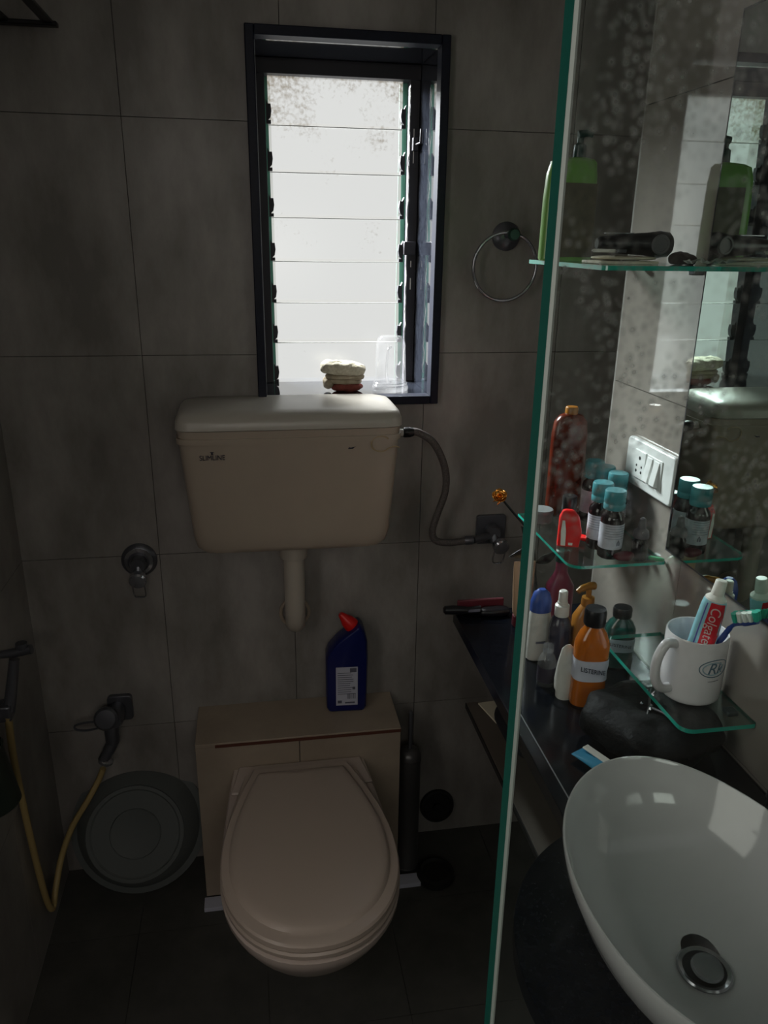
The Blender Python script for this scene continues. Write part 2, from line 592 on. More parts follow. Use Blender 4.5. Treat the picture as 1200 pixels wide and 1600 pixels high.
def tiles(parent, axis, plane, u0, v0, du, dv, ulim, vlim, m, gap=.0014, hole=None):
    """tile objects over a surface; axis = normal axis; u,v = the in-plane axes"""
    full = {}
    i0 = math.floor((ulim[0] - u0) / du)
    i1 = math.ceil((ulim[1] - u0) / du)
    j0 = math.floor((vlim[0] - v0) / dv)
    j1 = math.ceil((vlim[1] - v0) / dv)
    for i in range(i0, i1):
        for j in range(j0, j1):
            a0, a1 = max(u0 + i * du + gap / 2, ulim[0]), min(u0 + (i + 1) * du - gap / 2, ulim[1])
            b0, b1 = max(v0 + j * dv + gap / 2, vlim[0]), min(v0 + (j + 1) * dv - gap / 2, vlim[1])
            if a1 - a0 < .012 or b1 - b0 < .012:
                continue
            rects = [(a0, a1, b0, b1)]
            if hole:
                h0, h1, k0, k1 = hole
                if a0 < h1 and a1 > h0 and b0 < k1 and b1 > k0:
                    rects = []
                    if a0 < h0: rects.append((a0, h0, b0, b1))
                    if a1 > h1: rects.append((h1, a1, b0, b1))
                    c0, c1 = max(a0, h0), min(a1, h1)
                    if b0 < k0: rects.append((c0, c1, b0, k0))
                    if b1 > k1: rects.append((c0, c1, k1, b1))
                    if not rects:
                        continue
            cu, cv = (a0 + a1) / 2, (b0 + b1) / 2
            key = (round(a1 - a0, 4), round(b1 - b0, 4)) if len(rects) == 1 and rects[0] == (a0, a1, b0, b1) else None
            if axis == 'y':
                loc = Vector((cu, plane, cv))
            elif axis in ('x', '-x'):
                loc = Vector((plane, cu, cv))
            else:
                loc = Vector((cu, cv, plane))
            loc = loc - Vector(parent.location)
            if key and key in full:
                o = full[key].copy()
                C.objects.link(o)
                o.location = loc
                continue
            b = MB()
            for r in rects:
                p0, p1, q0, q1 = r[0] - cu, r[1] - cu, r[2] - cv, r[3] - cv
                if axis == 'y':
                    b.span(p0, p1, 0, TT - .001, q0, q1)
                elif axis == 'x':
                    b.span(0, TT - .001, p0, p1, q0, q1)
                elif axis == '-x':
                    b.span(-TT + .001, 0, p0, p1, q0, q1)
                else:
                    b.span(p0, p1, q0, q1, -.0035, 0)
            o = b.build('tile', m, parent, smooth=False)
            o.location = loc
            if key:
                full[key] = o


# shift texture per tile position: use world position for the tile colour
for mm in (TILE, TILE_FAR, FLOOR, BOXT):
    nt = mm.node_tree
    mpn = [n for n in nt.nodes if n.type == 'MAPPING'][0]
    g = nt.nodes.new('ShaderNodeNewGeometry')
    nt.links.new(g.outputs['Position'], mpn.inputs[0])
tiles(wall_back, 'y', YF, .0785, .425, .305, .453, (XL, XC), (0, ZC), TILE_FAR, hole=(WX0 + .004, WX1 - .004, WZ0 + .004, WZ1 - .004))
tiles(wall_right, 'x', XR, YP, .425, .305, .453, (YN, YP - TT), (0, ZC), TILE)
tiles(wall_right, 'x', XC, YP, .425, .305, .453, (YP - TT, YF), (0, ZC), TILE_FAR)
MB().span(XR + .0005, XC + TT, YP - TT, YP, 0, ZC).build('end_facing', TILE_FAR, wall_right, world=True, smooth=False)
tiles(wall_left, '-x', XL, YF, .425, .305, .453, (YN, YF), (0, ZC), TILE_FAR, hole=(DY0, DY1, -.01, DZ))
tiles(floor, 'z', 0, -.02, 1.18, .3, .3, (XL, XC), (YN, YF), FLOOR, gap=.0015)

# ---------------------------------------------------------------- window
t = struct(thing('trim_1', '', ''))
for k in ('label', 'category'):
    del t[k]
t.location = (.212, YF, 1.22)
E0, IN = YF - .02, .018
fr = [('edging_strip', (WX0, WX0 + IN, WZ0, WZ1)), ('edging_strip', (WX1 - IN, WX1, WZ0, WZ1)),
      ('edging_strip', (WX0 + IN, WX1 - IN, WZ0, WZ0 + IN)), ('edging_strip', (WX0 + IN, WX1 - IN, WZ1 - IN, WZ1))]
for n_, a in fr:
    MB().span(a[0], a[1], E0, YF + .02, a[2], a[3]).build(n_, GRANITE_EDGE, t, bevel=.002, world=True)
RB = 1.955      # back of the recess
MB().span(WX0 + .004, WX0 + IN - .0005, YF + .02, RB, WZ0, WZ1).build('side_lining', GRANITE_SILL, t, world=True)
MB().span(WX1 - IN + .0005, WX1 - .004, YF + .02, RB, WZ0, WZ1).build('side_lining', GRANITE_SILL, t, world=True)
MB().span(WX0 + IN, WX1 - IN, YF + .02, RB, WZ0, WZ0 + IN - .0005).build('sill', GRANITE_SILL, t, world=True)
MB().span(WX0 + IN, WX1 - IN, YF + .02, RB, WZ1 - IN + .0005, WZ1).build('top_lining', GRANITE_SILL, t, world=True)

w = struct(thing('window_1', '', ''))
for k in ('label', 'category'):
    del w[k]
w.location = (.212, 1.9, 1.24)
LY = 1.90
ix0, ix1, iz0, iz1 = WX0 + IN, WX1 - IN, WZ0 + IN, WZ1 - IN
MB().span(ix0, ix0 + .022, LY - .012, LY + .03, iz0, iz1 - .001).build('frame_side', FRAME, w, world=True, bevel=.001)
MB().span(ix1 - .022, ix1, LY - .012, LY + .03, iz0, iz1 - .001).build('frame_side', FRAME, w, world=True, bevel=.001)
MB().span(ix0, ix1, LY - .018, LY + .03, 1.900, iz1).build('frame_head', FRAME, w, world=True, bevel=.001)
px0, px1 = ix0 + .029, ix1 - .036
zs = [1.902, 1.807, 1.712, 1.617, 1.522, 1.429, 1.336, 1.241]
for i in range(7):
    z1_, z0_ = zs[i], zs[i + 1]
    h = z1_ - z0_ + .006
    b = MB().box((0, 0, 0), (px1 - px0, .005, h), M=T((px0 + px1) / 2, LY + .008, (z0_ + z1_) / 2 - .001) @ RX(-.075))
    pn = b.build('louvre_pane', PANE, w, world=True, smooth=False)
    MB().span(px0, px1, LY + .0015, LY + .0055, z0_ - .0052, z0_ - .0038).build('ground_edge', PANE_EDGE, w, world=True, smooth=False)
    for sx_, xx in ((1, px0 - .001), (-1, px1 + .001)):
        # black spring clip holding the end of the pane, with a rounded lower jaw
        poly = [(0, -.004), (.006, -.004), (.0075, -.018), (.0055, -.030), (0, -.036)]
        c_ = MB()
        c_.prism([(-.004, .004)] + [(p[0], p[1]) for p in poly] + [(-.004, -.036)], -.008, .006, M=T(xx, LY - .003, z0_ + .04) @ (RZ(PI) if sx_ < 0 else Matrix()) @ RX(PI / 2))
        c_.prism([(-.004, .0), (.006, .0), (.006, -.007), (-.004, -.007)], -.008, .006, M=T(xx, LY - .003, z0_ + .004) @ (RZ(PI) if sx_ < 0 else Matrix()) @ RX(PI / 2))
        c_.build('pane_clip', CLIP, w, world=True, smooth=False)
# green shade cloth seen beyond the pane ends
for a in ((ix0 + .018, px0 + .006), (px1 - .004, ix1 - .018)):
    MB().span(a[0], a[1], LY + .024, LY + .026, iz0, 1.90).build('backing_strip', DARKG, w, world=True, smooth=False)
# right hand operating strip: crinkled draught tape, lever and its catch
pts = [(ix1 - .0235 + .0012 * math.sin(k * 1.9) + .0006 * math.sin(k * 4.1), LY - .0145, 1.885 - k * .0165) for k in range(39)]
MB().tube(pts, .0011, 6).build('crinkled_tape', TPW, w, world=True)
MB().span(ix0 + .0005, ix0 + .0022, YF + .022, YF + .026, iz0, 1.93).build('pale_sealant', JOINT, w, world=True)
for z_, l_ in ((1.79, .028), (1.748, .030), (1.515, .014), (1.47, .026)):
    MB().span(ix1 - .0135, ix1 - .0115, LY - .0135, LY - .0118, z_ - l_ / 2, z_ + l_ / 2).build('painted_light_gap', TPW, w, world=True)  # solid white bars, painted light showing through slits in the frame
b = MB()
b.span(ix1 - .017, ix1 - .005, LY - .03, LY - .012, 1.758, 1.785).tube([(ix1 - .011, LY - .028, 1.77), (ix1 - .004, LY - .05, 1.772), (ix1 - .004, LY - .052, 1.80)], .003, 8)
b.build('operating_lever', FRAME, w, world=True, bevel=.001)
MB().span(ix1 - .032, ix1 - .004, LY - .028, LY - .012, 1.535, 1.565).build('catch', FRAME, w, world=True, bevel=.002)
# ---------------------------------------------------------------- cistern
t = thing('cistern', 'cream wall-hung toilet cistern with ivory lid below the window', 'cistern', (.074, 1.62, .95))
body = MB()
cxs = .074
rows = []
for z_, hw, y0 in ((.934, .105, 1.56), (.938, .19, 1.550), (.95, .203, 1.543), (.975, .209, 1.539), (1.05, .215, 1.536), (1.19, .2265, 1.531), (1.205, .228, 1.530)):
    dpt = (YF - y0) / 2
    rows.append((z_, hw, dpt, 9, cxs, y0 + dpt))
body.loft(rows, 64)
body.build('tank_body', CREAM, t, world=True)
rows = []
for z_, hw, y0 in ((1.178, .2295, 1.5285), (1.190, .2300, 1.5280)):
    dpt = (YF - y0) / 2
    rows.append((z_, hw, dpt, 9, cxs, y0 + dpt))
MB().loft(rows, 64).build('rim_band', CREAM, t, world=True)
rows = []
for z_, hw, y0 in ((1.2068, .231, 1.527), (1.222, .230, 1.528), (1.234, .2255, 1.535), (1.2395, .219, 1.543), (1.2425, .200, 1.558)):
    dpt = (YF - y0) / 2
    rows.append((z_, hw, dpt, 9, cxs, y0 + dpt))
lid = MB().loft(rows, 64).build('tank_lid', CREAM_LID, t, world=True)
tx = text('lettering', 'SLIMLINE', .0145, INK, t, (-.085 - .074, 1.5306 - 1.62, 1.152 - .95), (PI / 2, 0, 0), sx=.88)
MB().prism([(-.004, .003), (.004, .003), (.0012, -.0005), (.003, -.003), (-.003, -.003), (-.0012, -.0005)], 0, .0006, M=T(-.085, 1.5308, 1.1615) @ RX(PI / 2)).build('emblem', INK, t, world=True, smooth=False)
MB().prism([(-.008, -.002), (.002, -.002), (.008, .003), (.003, .0015), (-.002, .0005), (-.006, .0012)], 0, .0006, M=T(.196, 1.5312, 1.165) @ RX(PI / 2)).build('paint_chip', INK, t, world=True, smooth=False)
ring = [(.256 + .020 * math.cos(a), 1.5300, 1.172 + .016 * math.sin(a)) for a in [math.radians(d) for d in range(40, 321, 14)]] + [(.285, 1.5305, 1.166), (.295, 1.532, 1.163)]
MB().tube(smooth_path(ring, 3), .0016, 6).build('ring_mark', STAIN, t, world=True)
MB().lathe([(.008, 0), (.008, .016)], 16, M=T(.300, 1.60, 1.178) @ RY(PI / 2)).build('inlet_nut', WHITEP, t, world=True)

# flush pipe
t = thing('flush_pipe', 'short pale plastic flush pipe dropping from the cistern into the wall', 'pipe', (.077, 1.655, .69))
MB().lathe([(.030, .885), (.0315, .89), (.0315, .9345), (.027, .9345)], 28, M=T(.077, 1.64, 0)).build('collar', PVC, t, world=True)
MB().tube(smooth_path([(.077, 1.64, .89), (.077, 1.64, .80), (.077, 1.641, .74), (.078, 1.66, .708), (.079, 1.706, .70)], 6), .0235, 20).build('pipe', PVC, t, world=True)
ringp = [(.079 + .034 * math.cos(a), YF - .005, .712 + .036 * math.sin(a)) for a in [2 * PI * k / 32 for k in range(33)]]
MB().tube(ringp, .0045, 8).build('cement_seal', BOXT, t, world=True)

# braided supply hose
t = thing('supply_hose', 'grey braided water hose curving from cistern to the square-flanged valve', 'hose', (.42, 1.65, .89))
MB().tube(smooth_path([(.325, 1.60, 1.178), (.350, 1.603, 1.176), (.388, 1.61, 1.148), (.418, 1.625, 1.088), (.424, 1.635, 1.03), (.408, 1.645, .965), (.401, 1.65, .925), (.412, 1.652, .902), (.445, 1.655, .894), (.49, 1.66, .896)], 8), .0082, 12).build('braided_tube', HOSE, t, world=True)
MB().lathe([(.010, 0), (.0115, .003), (.0115, .014), (.009, .022)], 12, M=T(.3165, 1.60, 1.178) @ RY(PI / 2)).build('end_nut', BLACKP, t, world=True)
MB().lathe([(.009, 0), (.011, .004), (.011, .018), (.010, .022)], 12, M=T(.482, 1.66, .896) @ RY(PI / 2)).build('end_nut', CHROME_D, t, world=True)


def valve(loc, square, label, cat='valve'):
    t = thing('angle_valve', label, cat, loc)
    if square:
        MB().prism(rounded(-.037, .037, -.037, .037, .008), 0, .010, M=RX(PI / 2)).build('flange', CHROME_D, t, bevel=.0015)
    else:
        MB().lathe([(.040, 0), (.040, .004), (.034, .010), (.022, .013)], 36, M=RX(PI / 2)).build('flange', CHROME_D, t)
        MB().lathe([(.030, .009), (.032, .014), (.024, .016)], 28, cap0=False, cap1=False, M=RX(PI / 2)).build('flange_ring', CHROME, t)
    MB().lathe([(.017, .010), (.019, .016), (.019, .030), (.015, .040)], 20, M=RX(PI / 2)).build('valve_body', CHROME_D, t)
    MB().tube([(0, -.026, 0), (.004 if square else 0, -.034, -.022)], .013, 14).build('valve_neck', CHROME_D, t)
    x_ = .014 if square else 0
    MB().lathe([(.017, 0), (.0195, .003), (.0195, .016), (.016, .020), (.006, .021)], 24, M=T(x_, -.040, -.027) @ RX(PI / 2 + .2)).build('knob', CHROME, t)
    b = MB()
    lp = [(x_ - .013, -.048, -.040), (x_ - .014, -.036, -.066), (x_ - .010, -.034, -.078), (x_ + .004, -.034, -.080), (x_ + .012, -.036, -.074), (x_ + .013, -.046, -.046)]
    b.tube(smooth_path(lp, 5), .0018, 6)
    b.build('lever_loop', CHROME, t)
    return t


valve((-.272, YF, .868), False, 'chrome stop valve on a round flange on the bare wall left of the cistern')
vr = valve((.560, YF, .905), True, 'chrome stop valve on a square flange fed by the grey hose')
MB().tube([(-.055, -.050, -.009), (-.012, -.036, -.006)], .009, 12).build('hose_tail', CHROME_D, vr)

# ---------------------------------------------------------------- ledge box behind the toilet
t = thing('tiled_ledge', 'low beige tiled box ledge behind the toilet, with chipped brown edge', 'ledge', (.075, 1.63, 0))
MB().span(-.158, .313, 1.563, YF, .012, .452).build('core', GROUT, t, world=True, smooth=False)
MB().span(-.165, .318, 1.552, YF, .4545, .4645).build('tile', BOXT, t, world=True, bevel=.001)
MB().span(-.120, .318, 1.5505, 1.556, .4525, .4600).build('chipped_edge', CHIP, t, world=True, smooth=False)
MB().span(-.165, .074, 1.556, 1.5635, .014, .452).build('tile', BOXT, t, world=True, bevel=.0008)
MB().span(.076, .318, 1.556, 1.5635, .014, .452).build('tile', BOXT, t, world=True, bevel=.0008)
MB().span(-.1655, -.158, 1.5635, YF, .014, .452).build('tile', BOXT, t, world=True, bevel=.0008)
MB().span(.3125, .3185, 1.5635, YF, .014, .452).build('tile', BOXT, t, world=True, bevel=.0008)
o = MB().span(-.170, .374, 1.520, 1.5550, .0, .012).build('marble_strip', WHITEL, origin=(.1, 1.54, 0), bevel=.001)
tag(o, 'thin pale marble strip on the floor at the foot of the ledge', 'strip')

# ---------------------------------------------------------------- toilet
t = thing('toilet', 'ivory wall-mounted toilet with closed lid in front of the tiled ledge', 'toilet', (.072, 1.3, 0))


def egg(cx, y_back, y_front, hw, wb, n=48, sq=2.15):
    """outline: straight back of half-width wb, widest hw, rounded front"""
    pts = []
    ymid = y_front + hw * 1.22
    for k in range(n // 2 + 1):
        a = PI + PI * k / (n // 2)
        x_, y_ = sup(0, 0, hw, ymid - y_front, sq, a)
        pts.append((cx + x_, ymid + y_))
    m_ = 9
    for k in range(1, m_ + 1):
        s_ = k / m_
        ww = wb + (hw - wb) * math.cos(s_ * PI / 2) ** 1.0
        pts.append((cx + ww, ymid + (y_back - ymid) * s_))
    for k in range(m_, 0, -1):
        s_ = k / m_
        ww = wb + (hw - wb) * math.cos(s_ * PI / 2) ** 1.0
        pts.append((cx - ww, ymid + (y_back - ymid) * s_))
    return pts


def scaled(poly, s_, c):
    return [(c[0] + (x - c[0]) * s_, c[1] + (y - c[1]) * s_) for x, y in poly]


ox = .074
outer = egg(ox, 1.5555, 1.008, .178, .158)
bowl = MB()
cc = (ox, 1.32)
R = []
for z_, s_, back in ((.150, .40, 1.555), (.18, .53, 1.555), (.25, .72, 1.555), (.30, .845, 1.555), (.345, .945, 1.555), (.368, .985, 1.555), (.380, .99, 1.555), (.384, .97, 1.555)):
    pl = scaled(outer, s_, cc)
    # keep the rear of the bowl on the face of the ledge
    pl = [(x, min(1.5555, y + (1.5555 - (cc[1] + (1.5555 - cc[1]) * s_)) * max(0, (y - 1.15) / .4))) for x, y in pl]
    R.append([(x, y, z_) for x, y in pl])
bowl.rings(R)
bowl.build('bowl', PORC, t, world=True)
seat_o = egg(ox, 1.508, 1.010, .176, .128)
R = [[(x, y, z_) for x, y in scaled(seat_o, s_, (ox, 1.28))] for z_, s_ in ((.386, .975), (.389, .992), (.398, .998), (.402, .985))]
MB().rings(R).build('seat', SEAT, t, world=True)
lid_o = egg(ox, 1.505, 1.012, .1745, .108)
R = []
for z_, s_ in ((.4035, .985), (.4065, 1.0), (.416, 1.0), (.4195, .985), (.4205, .93), (.4215, .905), (.427, .885), (.4295, .86), (.431, .80), (.432, .5)):
    R.append([(x, y, z_) for x, y in scaled(lid_o, s_, (ox, 1.275))])
MB().rings(R).build('lid', SEAT, t, world=True)
MB().prism([(ox - .160, 1.462), (ox + .162, 1.462), (ox + .146, 1.555), (ox - .143, 1.555)], .384, .392).build('hinge_deck', PORC, t, world=True, bevel=.004)
for dx in (-.07, .07):
    MB().lathe([(.006, 0), (.006, .028)], 14, M=T(ox + dx - .014, 1.514, .399) @ RY(PI / 2)).build('hinge', SEAT, t, world=True)

# ---------------------------------------------------------------- toilet cleaner bottle
t = thing('cleaner_bottle', 'dark blue toilet cleaner bottle with red nozzle on the tiled ledge', 'bottle', (.200, 1.662, .4645), (0, 0, -.05))
prof = [(-.044, 0), (.040, 0), (.047, .012), (.049, .09), (.050, .15), (.048, .195), (.040, .222), (.029, .236), (.000, .2125), (-.022, .194), (-.044, .168), (-.051, .150), (-.051, .04), (-.050, .012)]
b = MB()
cxp = [(x, z) for x, z in prof]
R = []
for yy, sc in ((-.030, .86), (-.0285, .93), (-.022, 1.0), (.022, 1.0), (.0285, .93), (.030, .86)):
    R.append([((x + .002) * sc - .002 if abs(sc - 1) > .001 else x, yy, .118 + (z - .118) * (sc * .5 + .5)) for x, z in cxp])
b.rings(R)
b.build('bottle_body', BLUEB, t, bevel=.003)
b = MB()
ax = T(.0135, 0, .224) @ RY(-.72)
b.lathe([(.0185, 0), (.019, .004), (.0175, .010), (.0165, .018), (.011, .030), (.0075, .040), (.006, .043)], 16, M=ax)
b.build('red_nozzle', REDP, t)
b = MB().span(-.028, .025, -.0312, -.0300, .022, .128)
lb = b.build('back_label', WHITEL, t, smooth=False)
pr = MB()
random.seed(3)
for k in range(11):
    z_ = .112 - k * .0058
    pr.span(-.024, -.024 + random.uniform(.03, .044), -.0316, -.0311, z_ - .0007, z_ + .0007)
pr.span(.006, .022, -.0316, -.0311, .114, .125)
for k in range(9):
    x_ = .0 + k * .0024
    pr.span(x_, x_ + random.choice((.0007, .0013)), -.0316, -.0311, .040, .055)
pr.span(.012, .019, -.0316, -.0311, .066, .073).span(-.024, -.014, -.0316, -.0311, .028, .036).span(-.006, .018, -.0316, -.0311, .027, .031)
pr.build('label_print', GREYPRINT, lb, smooth=False)

# ---------------------------------------------------------------- toilet brush and dark discs
t = thing('toilet_brush', 'steel toilet brush canister with thin upright rod beside the ledge', 'toilet brush', (.352, 1.60, 0))
MB().lathe([(.030, 0), (.031, .006), (.0285, .010), (.0285, .325), (.0295, .330), (.0295, .340)], 28).build('canister', STEEL, t)
MB().lathe([(.0295, .341), (.0285, .352), (.022, .362), (.008, .367)], 28).build('domed_lid', STEEL, t)
MB().lathe([(.0055, .364), (.0055, .470), (.004, .474)], 12).build('rod', CHROME_D, t)
o = MB().lathe([(.046, 0), (.048, .004), (.046, .012), (.040, .014), (.036, .010), (.012, .010), (.010, .016), (.004, .016)], 28, M=RX(PI / 2 - .18)).build('rubber_disc', BLACKR, origin=(0, 0, 0))
o.location = (.455, 1.704, .094)
tag(o, 'round dark disc leaning on the wall right of the toilet brush', 'disc')
o = MB().lathe([(.046, 0), (.050, .006), (.048, .020), (.040, .024), (.034, .018), (.010, .018)], 28).build('drain_cover', BLACKR)
o.location = (.418, 1.545, .0)
tag(o, 'round black floor drain cover lying beside the toilet brush', 'drain cover')

# ---------------------------------------------------------------- left side: tub, bib tap, hand shower, rack, mug
t = thing('plastic_tub', 'large round grey plastic tub leaning on the wall left of the toilet', 'tub', (-.330, 1.530, .004), (0, 0, 0))
ang = math.radians(24)
Mt = RX(-ang) @ T(0, 0, .170) @ RX(PI / 2)
tb = MB()
tb.lathe([(.118, .004), (.122, .0), (.150, -.055), (.166, -.060), (.166, -.068), (.156, -.068), (.145, -.060), (.114, -.002)][::-1], 48, cap0=False, cap1=False, M=Mt @ T(0, 0, .03))
tb.build('tub_wall', TUB, t)
MB().lathe([(.116, -.003), (.117, .004), (.108, .0045), (.104, .0), (.062, .0), (.060, .0025), (.056, .0)], 48, cap0=False, M=Mt @ T(0, 0, .032)).build('tub_base', TUB, t)
# position so that its lowest rim point rests on the floor
t.location.z = .010
t.location.y = 1.575

t = thing('bib_tap', 'chrome bib tap low on the wall above the leaning tub', 'tap', (-.350, YF, .486))
MB().prism(rounded(-.028, .030, -.034, .034, .010), 0, .014, M=RX(PI / 2)).build('flange', CHROME_D, t, bevel=.002)
MB().lathe([(.020, .012), (.022, .03), (.021, .062), (.017, .072)], 20, M=T(-.006, 0, 0) @ RX(PI / 2)).build('tap_body', CHROME_D, t)
MB().lathe([(.025, 0), (.0275, .004), (.0275, .016), (.022, .021), (.006, .022)], 24, M=T(-.020, -.066, .012) @ RX(PI / 2 - .35)).build('knob', CHROME_D, t)
MB().tube(smooth_path([(-.012, -.052, -.004), (-.014, -.062, -.03), (-.014, -.066, -.055), (-.024, -.072, -.075), (-.038, -.078, -.098)], 5), [.017] * 6 + [.0165] * 5 + [.0145] * 5 + [.013] * 4 + [.013], 16).build('spout', CHROME_D, t)
MB().lathe([(.014, 0), (.0175, .004), (.0175, .010), (.012, .014)], 18, M=T(-.034, -.078, -.106) @ RY(.35)).build('spout_nut', CHROME, t)
lev = [(-.040, -.080, .012), (-.070, -.078, .010), (-.090, -.078, .004), (-.088, -.079, -.006), (-.066, -.080, -.010), (-.040, -.080, -.006)]
MB().tube(smooth_path(lev, 5), .0028, 8).build('lever_loop', CHROME_D, t)

t = thing('shower_hose', 'yellowed plastic hose looping from the bib tap to the hand shower', 'hose', (-.45, 1.55, .1))
hp = [(-.388, 1.622, .372), (-.402, 1.620, .340), (-.428, 1.60, .300), (-.466, 1.59, .240), (-.495, 1.575, .170), (-.507, 1.54, .115), (-.509, 1.502, .088), (-.512, 1.485, .12), (-.512, 1.466, .20), (-.512, 1.448, .33), (-.512, 1.436, .45), (-.510, 1.424, .57), (-.505, 1.418, .665)]
MB().tube(smooth_path(hp, 6), .0072, 12).build('hose_tube', HOSE_Y, t, world=True)

t = thing('hand_shower', 'chrome hand shower hanging upright on the left wall at the image edge', 'hand shower', (XL, 1.44, .68))
MB().tube([(-.506, 1.428, .672), (-.500, 1.436, .70), (-.487, 1.45, .775)], [.013, .0115, .010], 14).build('handle', CHROME_D, t, world=True)
MB().tube([(-.512, 1.452, .786), (-.488, 1.452, .788), (-.452, 1.450, .795)], [.008, .010, .0095], 14).build('spray_head', CHROME_D, t, world=True)
MB().lathe([(.010, 0), (.012, .004), (.011, .012)], 14, M=T(-.470, 1.451, .7975)).build('trigger', CHROME_D, t, world=True)
MB().span(XL, -.498, 1.412, 1.448, .655, .690).build('wall_bracket', CHROME_D, t, world=True, bevel=.004)
MB().lathe([(.022, 0), (.022, .006), (.014, .014)], 20, M=T(XL, 1.43, .672) @ RY(PI / 2)).build('bracket_flange', CHROME_D, t, world=True)

t = thing('plastic_mug', 'dark green plastic mug hanging on the left wall below the hand shower', 'mug', (-.474, 1.22, .61), (0, -.2, 0))
t.scale = (.78, .78, 1.0)
MB().lathe([(.046, 0), (.050, .003), (.056, .11), (.060, .118), (.057, .12), (.053, .112), (.047, .008), (.002, .006)], 30, cap0=True, cap1=False).build('mug_body', DKGREEN, t)
MB().tube(smooth_path([(-.052, 0, .098), (-.058, .03, .10), (-.058, .034, .05), (-.052, .0, .025)], 5), .005, 8).build('mug_handle', DKGREEN, t)

t = thing('towel_rack', 'dark metal rod towel rack high on the wall at top left', 'rack', (-.42, YF, 1.935))
MB().span(XL, -.322, 1.690, 1.7095, 1.925, 1.933).build('wall_bar', BLACKP, t, world=True, bevel=.002)
for x_ in (-.335, -.410, -.485):
    MB().span(x_ - .011, x_ + .007, 1.28, 1.695, 1.929, 1.934).build('flat_rod', BLACKP, t, world=True, bevel=.001)
MB().span(XL, -.322, 1.26, 1.28, 1.925, 1.933).build('front_bar', BLACKP, t, world=True, bevel=.002)

# ---------------------------------------------------------------- towel ring
t = thing('towel_ring', 'chrome towel ring on a round wall boss right of the window', 'towel ring', (.553, YF, 1.583))
MB().lathe([(.030, 0), (.030, .006), (.022, .012), (.012, .016)], 32, M=T(0, 0, -.004) @ RX(PI / 2)).build('wall_boss', CHROME_D, t)
MB().lathe([(.008, .010), (.008, .040)], 16, M=RX(PI / 2)).build('post', CHROME_D, t)
MB().lathe([(.0095, 0), (.0125, .003), (.0135, .010), (.0100, .016)], 20, M=T(.004, -.036, 0) @ RX(PI / 2)).build('green_tarnished_knob', mat('verdigris_chrome', (60, 92, 80), .4, metal=.6), t)
rr = .0700
MB().tube([(-.008 + rr * math.sin(a), -.034 - .004 * math.cos(a), -.066 + rr * math.cos(a)) for a in [2 * PI * k / 56 for k in range(57)]], .0036, 10, caps=False).build('ring', CHROME, t)

# ---------------------------------------------------------------- things on the window sill
SZ = WZ0 + IN - .0005


def soft(rx, ry, rz, n=2.6, amp=.004, sc=40, seed=0, nu=40, nv=24, bot=True):
    R = []
    for j in range(nv + 1):
        ph = -PI / 2 + PI * j / nv
        ez = math.copysign(abs(math.sin(ph)) ** (2 / n), math.sin(ph))
        er = abs(math.cos(ph)) ** (2 / n)
        ring = []
        for i in range(nu):
            x_, y_ = sup(0, 0, rx * max(er, .02), ry * max(er, .02), n, 2 * PI * i / nu)
            p = Vector((x_, y_, ez * rz))
            d = noise.noise(p * sc + Vector((seed, seed * 2, 0))) * amp
            nn = p.normalized()
            p = p + nn * d
            ring.append(tuple(p))
        R.append(ring)
    return R


t = thing('folded_towel', 'cream terry washcloth folded over a reddish lump on the window sill', 'washcloth', (.207, 1.778, SZ))
MB().rings(soft(.036, .024, .011, 2.4, .006, 60, 3), M=T(.008, -.006, .011)).build('red_lump', TERRA, t)
MB().rings(soft(.044, .027, .008, 3, .005, 55, 8), M=T(.0, 0, .024) @ RY(.06)).build('lower_fold', TOWEL2, t)
MB().rings(soft(.011, .022, .014, 2.4, .005, 55, 9), M=T(-.036, -.004, .018) @ RY(-.3)).build('side_fold', TOWEL2, t)
MB().rings(soft(.043, .027, .007, 3, .006, 55, 12), M=T(.003, -.004, .034) @ RY(.03)).build('middle_fold', TOWEL2, t)
MB().rings(soft(.051, .031, .0165, 3.0, .0050, 75, 5, 64, 36), M=T(-.001, .0, .051) @ RY(.10)).build('terry_fold', TOWEL, t)

t = thing('clear_cup', 'clear plastic beaker standing upside down on the window sill', 'beaker', (.3175, 1.778, SZ))
b = MB()
b.lathe([(.0405, .0), (.0405, .012), (.0385, .014), (.0385, .018), (.0365, .020), (.0335, .105), (.031, .116), (.025, .123), (.010, .1245), (.001, .1245)], 36, cap0=False, cap1=False)
b.build('cup_body', CLEAR, t)
MB().lathe([(.0408, .001), (.0420, .003), (.0420, .008), (.0408, .010)], 36, cap0=False, cap1=False).build('cup_rim', CLEAR, t)
MB().lathe([(.0392, .015), (.0402, .017), (.0392, .019)], 36, cap0=False, cap1=False).build('rim_bead', CLEAR, t)
MB().tube(smooth_path([(-.006, -.036, .103), (-.014, -.047, .098), (-.018, -.052, .070), (-.018, -.052, .045), (-.014, -.048, .026), (-.006, -.037, .024)], 5), .0028, 8).build('cup_handle', CLEAR, t)

# ---------------------------------------------------------------- glass shower panel
t = thing('shower_screen', 'tall clear glass partition with green edge and water spots, in the foreground', 'shower screen', (.118, .30, 0))
PX0, PX1, PT = .1185, XR, .0105
MB().span(PX0, PX1, .30, .30 + PT, .0, 2.10).build('glass_sheet', PANEL, t, world=True, smooth=False)
MB().span(PX0 - .0012, PX0 - .0002, .3014, .30 + PT, .0, 2.10).build('green_edge', EDGE2, t, world=True, smooth=False)
MB().prism([(PX0 - .0012, .3013), (PX0 - .0012, .3009), (PX0 - .0002, .2994), (PX0 + .0006, .2994), (PX0 + .0006, .2999), (PX0 - .0001, .2999)], .0, 2.10).build('pale_arris', ARRIS, t, world=True, smooth=False)


